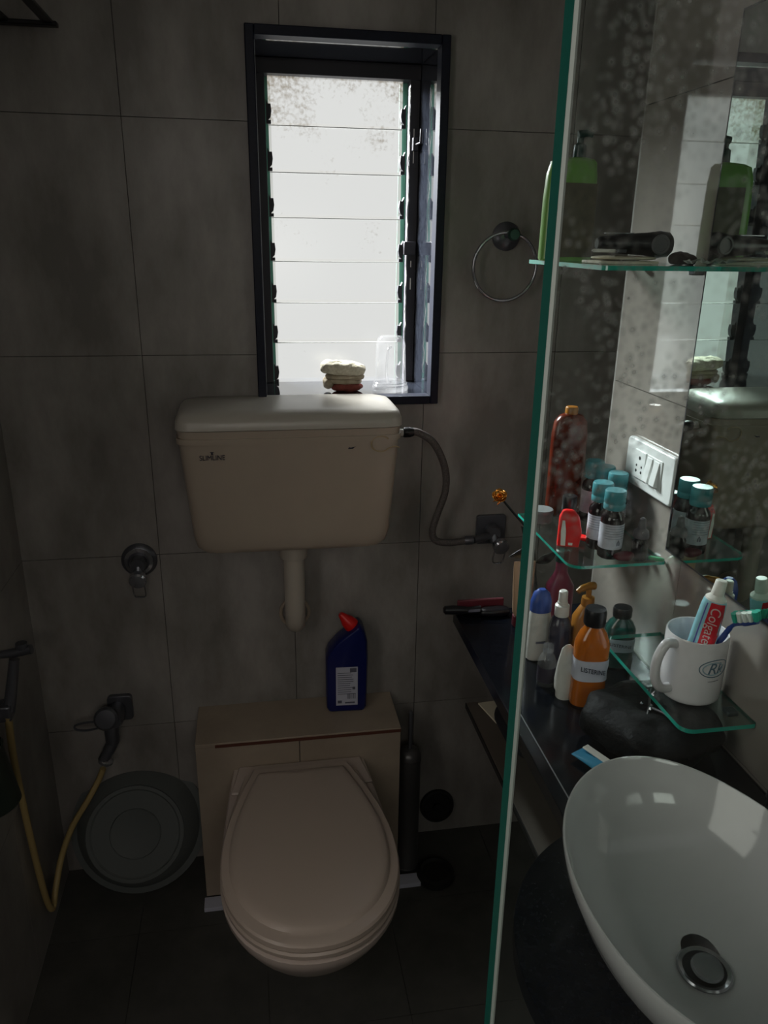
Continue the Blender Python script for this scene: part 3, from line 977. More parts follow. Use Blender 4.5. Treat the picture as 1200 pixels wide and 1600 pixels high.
def glass_shelf(label, x0, y0, y1, z_, th, corner, name='glass_shelf'):
    t = thing(name, label, 'shelf', (XR, (y0 + y1) / 2, z_ - th))
    poly = rounded(x0, XR, y0, y1, [corner, .004, .0, .0 if y1 > 1.3 else corner])
    MB().prism(poly, z_ - th, z_, mi=0, side=1).build('glass_plate', [SHELF, EDGE], t, world=True, smooth=False)
    return t


SH, TS, MS, CZ = 1.075, 1.5402, .9533, .874
s1 = glass_shelf('small glass shelf at eye level beside the mirror top', .480, 1.041, YP, TS, .0063, .010)
s2 = glass_shelf('glass shelf carrying the teal-capped bottles under the switch plate', .495, 1.083, YP, SH, .005, .024)
s3 = glass_shelf('lowest glass shelf with the white mug and bright green edge', .5515, .803, 1.067, MS, .0065, .018)
for t_, ys, z_ in ((s1, (1.10, 1.27), TS), (s2, (1.13, 1.29), SH), (s3, (.85, 1.02), MS)):
    for y_ in ys:
        MB().span(XR - .017, XR, y_ - .008, y_ + .008, z_ - .014, z_ - .0068).build('bracket', CHROME_D, t_, world=True, bevel=.002)

# ---------------------------------------------------------------- mirror
t = thing('wall_mirror', 'large frameless wall mirror at the right reflecting the louvred window', 'mirror', (XR, .7, 1.10))
MX = XR - .007
MB().span(MX, XR - .0002, .32, 1.076, 1.1017, 1.858).build('mirror_glass', MIRROR, t, world=True, smooth=False)
MB().span(MX - .0002, XR - .0001, 1.0762, 1.0785, 1.1017, 1.858).build('dark_edge', FRAME, t, world=True, smooth=False)
MB().span(MX - .0002, XR - .0001, .32, 1.0785, 1.0990, 1.1015).build('dark_edge', FRAME, t, world=True, smooth=False)
MB().span(MX - .0002, XR - .0001, .32, 1.0785, 1.8582, 1.8605).build('dark_edge', FRAME, t, world=True, smooth=False)

# ---------------------------------------------------------------- switch plate
t = thing('switch_plate', 'white wall switch plate with a socket and two rockers', 'switch', (XR, 1.160, 1.211)); t.scale = (K, K, K)
# local: x = depth out of the wall (negative), y along the wall, z up
pl = MB().prism(rounded(-.103, .103, -.052, .052, .012), 0, .013, M=RZ(-PI / 2) @ RX(PI / 2))
pl.build('cover_plate', SWITCH, t, bevel=.004, seg=3)
MB().span(-.0165, -.012, .010, .058, -.030, .032).build('socket_module', SWITCH, t, bevel=.0012)
hb = MB()
for y_, z_, r_ in ((.034, .016, .0042), (.045, -.002, .0028), (.023, -.002, .0028), (.045, -.014, .0034), (.023, -.014, .0034)):
    hb.lathe([(r_, 0), (r_, .0004)], 14, M=T(-.0166, y_, z_) @ RY(-PI / 2))
hb.build('socket_holes', HOLE, t, smooth=False)
MB().span(-.0150, -.012, -.058, .007, -.030, .032).build('rocker_bed', SWITCH, t, bevel=.001)
for y_ in (-.008, -.038):
    b = MB()
    b.add([(-.015, y_ - .011, -.027), (-.015, y_ + .011, -.027), (-.015, y_ + .011, .028), (-.015, y_ - .011, .028),
           (-.0245, y_ - .011, -.024), (-.0245, y_ + .011, -.024), (-.0165, y_ + .011, .027), (-.0165, y_ - .011, .027)],
          [(0, 1, 2, 3), (4, 5, 6, 7), (0, 1, 5, 4), (3, 2, 6, 7), (0, 3, 7, 4), (1, 2, 6, 5)])
    b.build('rocker', SWITCH, t, smooth=False, bevel=.0008)

# ---------------------------------------------------------------- counter
t = thing('granite_counter', 'black granite counter along the right wall, bulging out round the basin', 'counter', (.52, .8, CZ - .024))
poly = [(XR, YP), (.3755, YP), (.373, .98), (.371, .766)]
ccx, ccy, rb = .440, .542, .1965
a0 = math.atan2(.742 - ccy, .3575 - ccx)
a1 = 2 * PI - a0
k_ = 26
for i in range(k_ + 1):
    a = a0 + (a1 - a0) * i / k_
    poly.append((ccx + rb * math.cos(a), ccy + rb * 1.03 * math.sin(a)))
poly += [(.371, .330), (.371, .318), (XR, .318)]
MB().prism(poly, CZ - .024, CZ).build('counter_slab', GRANITE, t, world=True, bevel=.0012)
MB().span(.3901, .3919, .73, .99, CZ - .0003, CZ + .0005).build('pale_joint', JOINT, t, world=True, smooth=False)
MB().span(.630, XR, .94, .97, CZ - .16, CZ - .024).build('wall_bracket', STEEL, t, world=True)
# low tiled shelf below the counter
LZ = .6594
t = thing('low_shelf', 'beige tiled shelf below the granite counter on the right', 'shelf', (.53, 1.1, LZ - .01))
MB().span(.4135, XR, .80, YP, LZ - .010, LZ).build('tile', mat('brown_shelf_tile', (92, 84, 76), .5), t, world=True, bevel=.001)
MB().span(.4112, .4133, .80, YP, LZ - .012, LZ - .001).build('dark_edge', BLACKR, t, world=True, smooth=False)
b = MB()
b.rings(soft(.067, .095, .014, 3, .007, 22, 2), M=T(0, 0, .016))
o = b.build('dark_cloth', mat('black_cloth', (22, 22, 28), .9))
o.location = (.515, 1.215, LZ)
tag(o, 'dark folded cloth lying on the low shelf under the counter', 'cloth')
o = MB().box((0, 0, 0), (.05, .09, .004), M=RZ(.25)).build('folded_leaflet', PAPER, smooth=False)
o.location = (.462, 1.300, LZ + .002); o.scale = (K, K, K)
o.rotation_euler = (.0, .12, 0)
tag(o, 'small pale leaflet on top of the dark cloth under the counter', 'leaflet')

# ---------------------------------------------------------------- basin
t = thing('wash_basin', 'large oval white vessel basin on the granite counter', 'basin', (0.4227, 0.528, CZ)); t.scale = (K, K, K)
bx, by = 0, 0
def brow(z_, s_, lift=0): return (z_, .171 * s_, .240 * s_, 2.05, 0, 0)
outp = [(.0003, .50), (.006, .56), (.03, .72), (.07, .88), (.11, .975), (.134, 1.0), (.1375, .996), (.1378, .984), (.134, .972), (.10, .915), (.065, .80), (.042, .62), (.032, .40), (.0285, .20), (.0275, .135)]
R = []
SEG = 72
for z_, s_ in outp:
    R.append([sup(0, 0, .171 * s_, .240 * s_ if s_ > .3 else .171 * s_ * (1 + (s_ / .3) * .40), 2.05, 2 * PI * i / SEG) + (z_ + .012 * (max(0, z_ - .03) / .107) * math.sin(2 * PI * i / SEG) ** 4,) for i in range(SEG)])
MB().rings(R, True, False).build('bowl', BASIN, t)
MB().lathe([(.0325, .0265), (.0335, .030), (.0315, .032), (.0265, .0305), (.0255, .026)], 36, cap0=False, cap1=False, M=T(-.012, -.028, .003)).build('drain_ring', CHROME, t)
MB().lathe([(.0255, .025), (.0257, .0265)], 36, M=T(-.012, -.028, .003)).build('drain_well', BLACKR, t)
MB().lathe([(.006, .026), (.0175, .033), (.0198, .037), (.0182, .0405), (.008, .0420), (.001, .0422)], 30, M=T(-.012, -.028, .003) @ RX(.12)).build('drain_plug', CHROME, t)

# ---------------------------------------------------------------- mug, toothpaste, toothbrush
t = thing('white_mug', 'white mug with a faded oval print on the lowest glass shelf', 'mug', (0.6089, 0.8918, 0.9532)); t.scale = (K, K, K)
MR, MH = .0545, .128
MB().lathe([(.046, 0), (.050, .0015), (.0535, .006), (MR, .012), (MR, MH - .003), (MR - .0015, MH), (MR - .0035, MH - .001), (MR - .0042, MH - .006), (MR - .0048, .012), (MR - .012, .007), (.001, .0065)], 48, cap0=True, cap1=False).build('mug_body', MUG, t)
ha = math.radians(197)
hx, hy = math.cos(ha), math.sin(ha)
hp = [(MR - .003, .112), (MR + .020, .118), (MR + .036, .098), (MR + .040, .072), (MR + .034, .046), (MR + .018, .028), (MR - .003, .024)]
MB().tube([(r_ * hx, r_ * hy, z_) for r_, z_ in [(p.x, p.y) for p in smooth_path([(a_, b_, 0) for a_, b_ in hp], 6)]], .0090, 14).build('mug_handle', MUG, t)
la = math.radians(-80)
Ml = RZ(la + PI / 2)
text('print_lettering', 'Rk', .030, LOGO, t, (MR * math.cos(la) * 1.004, MR * math.sin(la) * 1.004, .078), (PI / 2, 0, la + PI / 2), shear=.25, bend=MR)
ring = []
for k in range(41):
    a = 2 * PI * k / 40
    u, v = .030 * math.cos(a), .017 * math.sin(a)
    aa = la + u / MR
    ring.append(((MR + .0002) * math.cos(aa), (MR + .0002) * math.sin(aa), .079 + v))
MB().tube(ring, .0009, 6).build('print_oval', LOGO, t)
ring = []
for k in range(41):
    a = 2 * PI * k / 40
    u, v = -.004 + .020 * math.cos(a), .012 * math.sin(a)
    aa = la + u / MR
    ring.append(((MR + .0002) * math.cos(aa), (MR + .0002) * math.sin(aa), .079 + v))
MB().tube(ring, .0012, 6).build('print_oval', mat('pale_blue_print', (150, 176, 186), .5), t)
text('print_small_line', '------------', .006, INK, t, (MR * math.cos(la) * 1.004, MR * math.sin(la) * 1.004, .054), (PI / 2, 0, la + PI / 2), bend=MR)

# toothpaste tube, standing cap up inside the mug and leaning right
t = thing('toothpaste_tube', 'pale blue and red toothpaste tube standing cap up in the white mug', 'toothpaste', (0.5948, 0.8784, 0.9611), (0, 0, 0)); t.scale = (K, K, K)
t.rotation_euler = (Matrix.Rotation(.16, 3, 'Y') @ Matrix.Rotation(-.58, 3, 'Z')).to_euler()
TL = .200
R = []
for z_, rx, ry in ((.0, .025, .0015), (.03, .0245, .006), (.08, .0235, .011), (.14, .0225, .0145), (.175, .021, .0165), (.187, .0195, .0175), (.190, .0175, .0165)):
    R.append([sup(0, 0, rx, ry, 2.3, 2 * PI * i / 36) + (z_,) for i in range(36)])
MB().rings(R).build('tube_body', TPB, t)
MB().lathe([(.0185, .1885), (.018, .192), (.010, .199)], 28).build('shoulder', TPW, t)
MB().lathe([(.0105, .197), (.0112, .200), (.0098, .224), (.0085, .2255)], 24).build('tube_cap', TPW, t)


def skin(u0, u1, z0, z1, off=.0006, nu=8, nz=12, m=TPR, name='red_panel', parent=None, wob=0):
    """patch following the front of the tube between fractions u of the half-width"""
    v, f = [], []
    def prof_at(z_):
        rows = [(.0, .025, .0015), (.03, .0245, .006), (.08, .0235, .011), (.14, .0225, .0145), (.175, .021, .0165), (.187, .0195, .0175)]
        for a_, b_ in zip(rows, rows[1:]):
            if a_[0] <= z_ <= b_[0]:
                s_ = (z_ - a_[0]) / (b_[0] - a_[0])
                return a_[1] + s_ * (b_[1] - a_[1]), a_[2] + s_ * (b_[2] - a_[2])
        return rows[-1][1:]
    for j in range(nz + 1):
        z_ = z0 + (z1 - z0) * j / nz
        rx, ry = prof_at(z_)
        for i in range(nu + 1):
            u = u0 + (u1 - u0) * i / nu + (wob * math.sin(j * .9) if i == nu else 0)
            u = max(-.97, min(.97, u))
            yy = -ry * (1 - abs(u) ** 2.3) ** (1 / 2.3) - off
            v.append((u * rx, yy, z_))
    for j in range(nz):
        for i in range(nu):
            a = j * (nu + 1) + i
            f.append((a, a + 1, a + nu + 2, a + nu + 1))
    return MB().add(v, f).build(name, m, parent)


skin(-.30, .93, .035, .1865, parent=t, wob=.05)
skin(-.62, -.52, .06, .184, m=TPV, name='violet_line', parent=t)
cu_rot = Matrix.Rotation(-PI / 2, 4, 'Z')
tt = text('lettering', 'Colgate', .0235, TPW, t, (.0050, -.0162, .144), (0, 0, 0), shear=.15, ext=.0003)
me = tt.data
for v in me.vertices:                 # upright, reading downwards, lying on the curved front
    x_, y_ = v.co.x, v.co.y
    z_ = -x_ * .98
    u = y_ * 1.05
    zz = .144 + z_
    ry = .006 + (.0165 - .006) * min(1, max(0, (zz - .03) / .145)) ** .8
    uu = min(.95, abs((.0050 + u) / .0222))
    yy = -ry * (1 - uu ** 2.3) ** (1 / 2.3) - .0020
    v.co = Vector((u, yy + .0162, z_))

t = thing('toothbrush', 'navy toothbrush with green and white bristles leaning out of the mug', 'toothbrush', (0.6003, 0.8603, 1.0043))
hp = smooth_path([(.6030, .9000, .965), (.6310, .8720, 1.0450), (.6350, .8660, 1.0620), (.6380, .8580, 1.0770), (0.6407, 0.8407, 1.0884), (0.6439, 0.8211, 1.1017)], 6)
MB().tube(hp, [.0043 if i < 10 else (.0038 if i < 16 else (.0028 if i < 24 else .0043)) for i in range(len(hp))], 12).build('handle', NAVY, t, world=True)
A, B = Vector((.6380, .8520, 1.0835)), Vector((.6435, .8190, 1.1017))
for k in range(5):
    p = A.lerp(B, k / 4)
    for s_ in (-1, 1):
        q = p + Vector((-.0027 * s_, -.0016 * s_, 0))
        MB().tube([q + Vector((-.0012, 0, .0024)), q + Vector((-.0050, .0008, .0155))], [.0036, .0042], 8).build('bristle_tuft', BRW if k in (1, 2, 3) and s_ > 0 else BRG, t, world=True)


# ---------------------------------------------------------------- small teal-capped bottles
def teal_bottle(loc, rz, label):
    t = thing('medicine_bottle', label, 'bottle', loc, (0, 0, rz), 'teal-capped brown medicine bottles on the glass shelf')
    t.scale = (K * 1.18, K * 1.18, K * 1.05)
    MB().lathe([(.0185, 0), (.0205, .002), (.021, .008), (.021, .082), (.019, .090), (.014, .096), (.0125, .104)], 28).build('glass_body', BROWNB, t)
    MB().lathe([(.0213, .022), (.0213, .074)], 28, cap0=False, cap1=False).build('paper_label', LABELW, t)
    p = MB()
    for k in range(6):
        z_ = .070 - k * .0052
        for a_ in range(-55, 50, 7):
            aa = math.radians(a_ - 90)
            bb = math.radians(a_ + 5 - 90)
            p.add([(.0215 * math.cos(aa), .0215 * math.sin(aa), z_), (.0215 * math.cos(bb), .0215 * math.sin(bb), z_), (.0215 * math.cos(bb), .0215 * math.sin(bb), z_ + .0012), (.0215 * math.cos(aa), .0215 * math.sin(aa), z_ + .0012)], [(0, 1, 2, 3)])
    p.add([(.0215 * math.cos(math.radians(a_)), .0215 * math.sin(math.radians(a_)), z_) for a_, z_ in ((-86, .030), (-68, .030), (-68, .036), (-77, .043), (-86, .036))], [(0, 1, 2, 3, 4)])
    p.build('label_print', GREYPRINT, t, smooth=False)
    MB().lathe([(.0185, .102), (.0190, .104), (.0190, .112), (.0183, .113), (.0183, .116), (.0190, .117), (.0186, .138), (.0172, .1405), (.003, .141)], 32).build('screw_cap', TEALCAP, t)
    return t


tb_ = [((.5765, 1.120, SH), .0, 'front teal-capped brown bottle with its label facing out, nearest the shelf edge'),
       ((.5745, 1.163, SH), -.5, 'second teal-capped bottle, left of and behind the front one'),
       ((.6260, 1.214, SH), 1.2, 'teal-capped bottle close to the wall right under the socket'),
       ((.6215, 1.256, SH), 2.2, 'teal-capped bottle in the middle of the cluster, mostly hidden'),
       ((.6180, 1.294, SH), 3.0, 'rearmost and leftmost of the teal-capped brown bottles')]
for a in tb_:
    teal_bottle(*a)

t = thing('small_bottle', 'squat smoky bottle with black cap left of the teal-capped bottles', 'bottle', (0.5539, 1.2453, SH)); t.scale = (K, K, K)
MB().lathe([(.017, 0), (.0185, .002), (.0185, .045), (.015, .052)], 24).build('glass_body', SMOKE, t)
MB().lathe([(.0165, .050), (.0170, .052), (.0165, .082), (.0155, .084)], 24).build('black_cap', BLACKP, t)
t = thing('red_carton', 'crushed red carton with a white stripe on the bottle shelf', 'carton', (0.528, 1.1785, SH), (0, 0, -.35)); t.scale = (K, K, K)
MB().rings([[(x * s_ + o_, y * s_, z_) for x, y in rounded(-.0235, .0235, -.014, .014, .004, 2)] for z_, s_, o_ in ((0, 1, 0), (.035, 1.06, .002), (.062, .93, -.001), (.078, .55, -.004), (.081, .30, -.004))]).build('carton_body', REDP, t)
MB().add([(-.016, -.0156, .002), (-.006, -.0156, .002), (-.007, -.0162, .036), (-.011, -.0150, .060), (-.0165, -.0150, .060), (-.018, -.0162, .036)], [(0, 1, 2, 3, 4, 5)]).build('white_stripe', TPW, t, smooth=False)
MB().span(.000, .009, -.0163, -.0152, .004, .010).build('white_mark', TPW, t, smooth=False)
t = thing('red_tube', 'small red ointment tube lying behind the red carton', 'ointment tube', (0.5594, 1.188, SH + 0.0071), (0, 0, -.85)); t.scale = (K, K, K)
MB().rings([[(x_, .011 * math.cos(a) * w_, .0085 * math.sin(a) * h_) for a in [2 * PI * i / 20 for i in range(20)]] for x_, w_, h_ in ((-.035, 1.2, .12), (-.01, 1.05, .6), (.02, .95, 1), (.026, .5, .6))]).build('tube_body', REDP, t)
MB().lathe([(.006, 0), (.0055, .013)], 16, M=T(.0255, 0, 0) @ RY(PI / 2)).build('tube_cap', TPW, t)
o = MB().lathe([(.026, 0), (.027, .003), (.027, .018), (.0275, .020), (.0275, .028), (.026, .030), (.003, .0305)], 30).build('round_jar', [mat('grey_jar', (110, 112, 112), .3)])
o.location = (0.5248, 1.3003, SH); o.scale = (K, K, K)
tag(o, 'flat round grey jar at the back end of the bottle shelf', 'jar')
t = thing('amber_bottle', 'large translucent amber bottle at the back of the bottle shelf', 'bottle', (.5780, 1.3300, SH)); t.scale = (K, K, K)
MB().loft([(0, .040, .018, 3), (.004, .043, .0215, 3), (.20, .043, .021, 3), (.232, .039, .020, 2.8), (.246, .028, .018, 2.4), (.252, .013, .013, 2)], 40).build('bottle_body', AMBER, t)
MB().lathe([(.015, .250), (.015, .264), (.013, .267)], 24).build('bottle_cap', AMBER2, t)
t = thing('dropper_bottle', 'small smoky dropper bottle standing at the near corner of the bottle shelf', 'bottle', (0.6191, 1.1, SH)); t.scale = (K, K, K)
MB().lathe([(.0145, 0), (.0165, .002), (.0165, .040), (.012, .048), (.010, .050)], 24).build('glass_body', SMOKE, t)
MB().lathe([(.0165, .050), (.017, .052), (.0150, .064), (.0085, .070), (.0065, .090), (.003, .093)], 24).build('dropper_top', mat('grey_rubber', (84, 80, 84), .5), t)
o = MB().rings(soft(.022, .012, .009, 2.4, .003, 60, 4), M=T(0, 0, .0100)).build('red_wrapper', DKRED)
o.location = (0.5932, 1.0984, SH); o.scale = (K, K, K)
tag(o, 'crumpled dark red wrapper beside the dropper bottle', 'wrapper')
o = MB().rings([[(x_, .006 * math.cos(a) * w_, .0045 + .0045 * math.sin(a) * w_) for a in [2 * PI * i / 12 for i in range(12)]] for x_, w_ in ((-.016, .6), (-.012, 1), (.010, 1), (.016, .55))]).build('green_clip', mat('sea_green_plastic', (60, 150, 104), .35))
o.location = (0.6458, 1.089, SH); o.scale = (K, K, K)
o.rotation_euler = (0, 0, -.6)
tag(o, 'small green clip at the wall end of the bottle shelf', 'clip')

# ---------------------------------------------------------------- top shelf things
t = thing('lotion_bottle', 'tall lime green bottle with dark pump on the eye-level shelf', 'bottle', (0.528, 1.2807, TS), (0, 0, .12)); t.scale = (K, K, K)
MB().loft([(0, .055, .020, 3, -.014, 0), (.004, .058, .023, 3, -.014, 0), (.12, .057, .022, 3, -.014, 0), (.165, .055, .021, 3, -.013, 0), (.168, .0545, .0205, 3, -.013, 0), (.190, .050, .020, 2.8, -.011, 0), (.196, .040, .017, 2.5, -.006, 0), (.199, .016, .013, 2, 0, 0)], 40).build('bottle_body', LIME, t)
MB().span(-.046, .034, -.0246, -.0222, .008, .150).build('front_label', LABB, t, smooth=False)
MB().lathe([(.013, .198), (.0135, .200), (.012, .222), (.007, .226), (.007, .238)], 20).build('pump_collar', DKG, t)
MB().tube([(-.006, 0, .240), (.010, -.004, .244), (.022, -.010, .240)], [.009, .007, .005], 12).build('pump_head', DKG, t)
o = MB().box((0, 0, .003), (.12, .075, .005)).build('paper_booklet', PAPER, smooth=False, bevel=.001)
o.location = (0.55, 1.1432, TS); o.scale = (K, K, K)
o.rotation_euler = (0, 0, .08)
tag(o, 'thin cream booklet lying lowest on the eye-level shelf', 'booklet')
o = MB().rings(soft(.060, .036, .004, 3, .003, 30, 6), M=T(0, 0, .0048)).build('paper_sachet', mat('cream_sachet', (200, 190, 166), .6))
o.location = (0.5539, 1.1408, TS + 0.0046); o.scale = (K, K, K)
tag(o, 'cream paper sachet on top of the booklet', 'sachet')
t = thing('hair_trimmer', 'glossy black hair trimmer with round end lying on the eye-level shelf', 'trimmer', (.5720, 1.1432, TS + .0280), (0, 0, -.12)); t.scale = (K * 1.25, K * 1.2, K * 1.3)
R = []
for x_, ry, rz in ((-.060, .010, .007), (-.056, .014, .010), (-.02, .017, .014), (.015, .018, .016), (.035, .019, .019), (.050, .017, .017), (.055, .012, .012)):
    R.append([(x_, ry * math.cos(2 * PI * i / 28), rz * math.sin(2 * PI * i / 28)) for i in range(28)])
MB().rings(R).build('trimmer_body', BLACKP, t)
MB().lathe([(.0130, 0), (.0140, .003), (.0125, .006), (.010, .006), (.0095, .004), (.002, .004)], 26, M=T(.032, -.016, 0) @ RX(PI / 2)).build('round_end', mat('grey_rubber_end', (88, 88, 90), .5), t)
MB().span(-.050, -.005, -.004, .004, .0135, .0155).build('chrome_strip', CHROME, t, bevel=.0006)
t = thing('nail_tool', 'small white and silver nail tool beside the black trimmer', 'tool', (0.5146, 1.1236, TS + 0.0157), (0, .0, .1)); t.scale = (K, K, K)
MB().loft([(-.003, .022, .006, 2.5), (.0, .026, .008, 2.5), (.003, .022, .006, 2.5)], 24, M=T(0, 0, .0035)).build('tool_body', TPW, t)
MB().span(.024, .044, -.006, .006, .0, .006).build('tool_tip', CHROME_D, t, bevel=.001)
o = MB().rings(soft(.024, .018, .011, 2.3, .008, 70, 14), M=T(0, 0, .0125)).build('dark_pouch', mat('brown_pouch', (58, 50, 48), .7))
o.location = (0.6348, 1.1157, TS); o.scale = (K, K, K)
tag(o, 'small brown pouch against the wall on the eye-level shelf', 'pouch')
random.seed(11)
b = MB()
gv = []
for i in range(7):
    for j in range(4):
        gv.append((-.022 + i * .0075 + random.uniform(-.002, .002), -.014 + j * .009, .003 + random.uniform(0, .010)))
gf = [(i * 4 + j, (i + 1) * 4 + j, (i + 1) * 4 + j + 1, i * 4 + j + 1) for i in range(6) for j in range(3)]
b.add(gv, gf)
o = b.build('foil_wrapper', FOIL, smooth=False)
sm = o.modifiers.new('solid', 'SOLIDIFY')
sm.thickness = .0006
o.location = (0.6348, 1.0701, TS); o.scale = (K, K, K)
tag(o, 'crumpled silver foil wrapper on the wall side of the eye-level shelf', 'wrapper')

# ---------------------------------------------------------------- things on the counter
t = thing('hair_brush', 'black hairbrush lying across the far end of the black counter', 'hairbrush', (0.4164, 1.316, CZ))
MB().tube([(0.3504, 1.3263, 0.8864), (0.3536, 1.3263, 0.8864), (0.3693, 1.3255, 0.8864), (0.4007, 1.3231, 0.8849), (0.4243, 1.32, 0.8864)], [.005, .0086, .0094, .0067, .0079], 16).build('handle', BLACKP, t, world=True)
MB().rings(soft(.0315, .014, .0078, 3, 0, 1, 0, 28, 14), M=T(0.4518, 1.3184, 0.8821)).build('brush_head', BLACKP, t, world=True)
MB().span(.397, .420, 1.3105, 1.3125, .8865, .8912).build('grey_mark', GREYPRINT, t, world=True, smooth=False)
o = MB().box((0, 0, 0), (.120, .010, .034)).build('red_packet', DKRED, bevel=.002)
o.location = (.4282, 1.3365, CZ + .0134); o.scale = (K, K, K)
tag(o, 'dark red packet standing behind the black hairbrush', 'packet')
t = thing('cream_tube', 'tan cosmetic tube standing on its dark red cap beside the glass edge', 'tube', (0.4887, 1.2713, CZ)); t.scale = (K, K, K)
MB().lathe([(.020, 0), (.021, .002), (.020, .026), (.018, .028)], 24).build('red_cap', DKRED, t)
MB().rings([[sup(0, 0, rx, ry, 2.2, 2 * PI * i / 28) + (z_,) for i in range(28)] for z_, rx, ry in ((.0285, .018, .018), (.034, .021, .020), (.10, .025, .014), (.155, .027, .004), (.168, .027, .0015))]).build('tube_body', TAN, t)
t = thing('powder_bottle', 'white bottle with rounded blue cap on the counter behind the glass', 'bottle', (.4770, 1.1487, CZ)); t.scale = (K, K, K)
MB().loft([(0, .023, .017, 2.6), (.003, .026, .020, 2.6), (.10, .025, .019, 2.6), (.118, .022, .018, 2.3)], 32).build('bottle_body', WHITEP, t)
MB().span(-.012, .010, -.0206, -.0190, .045, .050).build('small_print', GREYPRINT, t, smooth=False)
MB().loft([(.118, .0235, .0190, 2.3), (.140, .0235, .0190, 2.3), (.160, .018, .015, 2.1), (.169, .008, .007, 2)], 32).build('blue_cap', BLUECAP, t)
t = thing('pink_bottle', 'magenta bottle at the back of the counter behind the blue cap', 'bottle', (0.5421, 1.2257, CZ)); t.scale = (K, K, K)
MB().loft([(0, .030, .022, 2.6), (.003, .033, .025, 2.6), (.13, .032, .024, 2.6), (.155, .018, .016, 2.2), (.165, .014, .014, 2), (.195, .013, .013, 2)], 30).build('bottle_body', PINK, t)
MB().lathe([(.016, .190), (.016, .215), (.013, .218)], 20).build('bottle_cap', DKG, t)
t = thing('spray_bottle', 'dark spray bottle with white pump top between blue cap and mouthwash', 'bottle', (.5010, 1.1141, CZ)); t.scale = (K, K, K)
MB().lathe([(.021, 0), (.024, .003), (.024, .10), (.020, .118), (.013, .126)], 26).build('bottle_body', mat('dark_violet_bottle', (48, 46, 62), .25), t)
MB().lathe([(.0155, .126), (.016, .128), (.0155, .150), (.011, .153), (.011, .158)], 22).build('pump_collar', WHITEP, t)
MB().lathe([(.0095, .157), (.0100, .160), (.0095, .182), (.007, .184)], 20).build('pump_button', WHITEP, t)
t = thing('serum_bottle', 'small clear bottle with a dark round label, left of the white cone tube', 'bottle', (.4610, 1.0623, CZ)); t.scale = (K, K, K)
MB().lathe([(.016, 0), (.0190, .003), (.0195, .02), (.0190, .058), (.014, .070), (.010, .074), (.010, .080)], 24).build('bottle_body', CLEAR, t)
MB().lathe([(.0196, .012), (.0198, .014), (.0198, .044), (.0196, .046)], 24, cap0=False, cap1=False).build('dark_label', mat('plum_label', (50, 44, 56), .5), t)
MB().lathe([(.011, .079), (.0115, .081), (.0105, .094), (.004, .096)], 20).build('bottle_cap', CLEAR, t)
t = thing('cone_tube', 'white tube standing on its cap, tapering to a flat crimp', 'tube', (.4770, 1.023, CZ)); t.scale = (K, K, K)
MB().rings([[sup(0, 0, rx, ry, 2.2, 2 * PI * i / 28) + (z_,) for i in range(28)] for z_, rx, ry in ((.0, .016, .016), (.018, .017, .017), (.0185, .020, .020), (.04, .0215, .020), (.08, .019, .011), (.112, .013, .004), (.120, .0045, .001))]).build('tube_body', WHITEP, t)
t = thing('pump_bottle', 'amber pump bottle behind the orange mouthwash', 'bottle', (.5450, 1.112, CZ)); t.scale = (K, K, K)
MB().loft([(0, .028, .020, 2.6), (.003, .031, .023, 2.6), (.12, .030, .022, 2.6), (.142, .018, .016, 2.2), (.148, .013, .013, 2)], 30).build('bottle_body', AMBER2, t)
MB().lathe([(.014, .148), (.0145, .150), (.0135, .166), (.006, .168), (.006, .186)], 22).build('pump_collar', AMBER2, t)
MB().tube(smooth_path([(.012, .004, .190), (.0, .0, .192), (-.02, -.006, .190), (-.030, -.009, .184)], 4), [.009] * 5 + [.0075] * 4 + [.006] * 4, 14).build('pump_nozzle', AMBER2, t)


def mouthwash(loc, rz, liquid, label):
    t = thing('mouthwash_bottle', label, 'bottle', loc, (0, 0, rz))
    t.scale = (K, K, K)
    MB().loft([(0, .030, .022, 2.8), (.004, .034, .026, 2.8), (.030, .035, .027, 2.8), (.080, .033, .025, 2.8), (.092, .0345, .0265, 2.8), (.140, .034, .026, 2.6), (.162, .026, .021, 2.3), (.175, .0165, .0165, 2), (.180, .0160, .0160, 2)], 40).build('bottle_body', liquid, t)
    MB().loft([(.062, .0345, .0266, 2.8), (.068, .0340, .0260, 2.8), (.080, .0337, .0257, 2.8), (.092, .0352, .0272, 2.8), (.108, .0350, .0270, 2.7)], 40, cap0=False, cap1=False).build('wrap_label', WHITEL, t)
    q = text('lettering', 'LISTERINE', .0145, INK, t, (0, -.0283, .086), (PI / 2, 0, 0), ext=.0003, sx=.78)
    for v in q.data.vertices:
        v.co.z += -.0008 - 5.5 * v.co.x ** 2 + 0.0008
        v.co.y += -.18 * v.co.x
    MB().lathe([(.0205, .178), (.0215, .181), (.0215, .206), (.0195, .212), (.003, .214)], 28).build('screw_cap', BLACKP, t)
    return t


mouthwash((.5060, 1.0018, CZ), -.15, MWO, 'orange mouthwash bottle with black cap on the counter')
mouthwash((.6070, 1.105, CZ), -.25, MWC, 'smaller dark teal mouthwash bottle behind the far end of the mug shelf').scale = (K * .95, K * .85, K * .67)

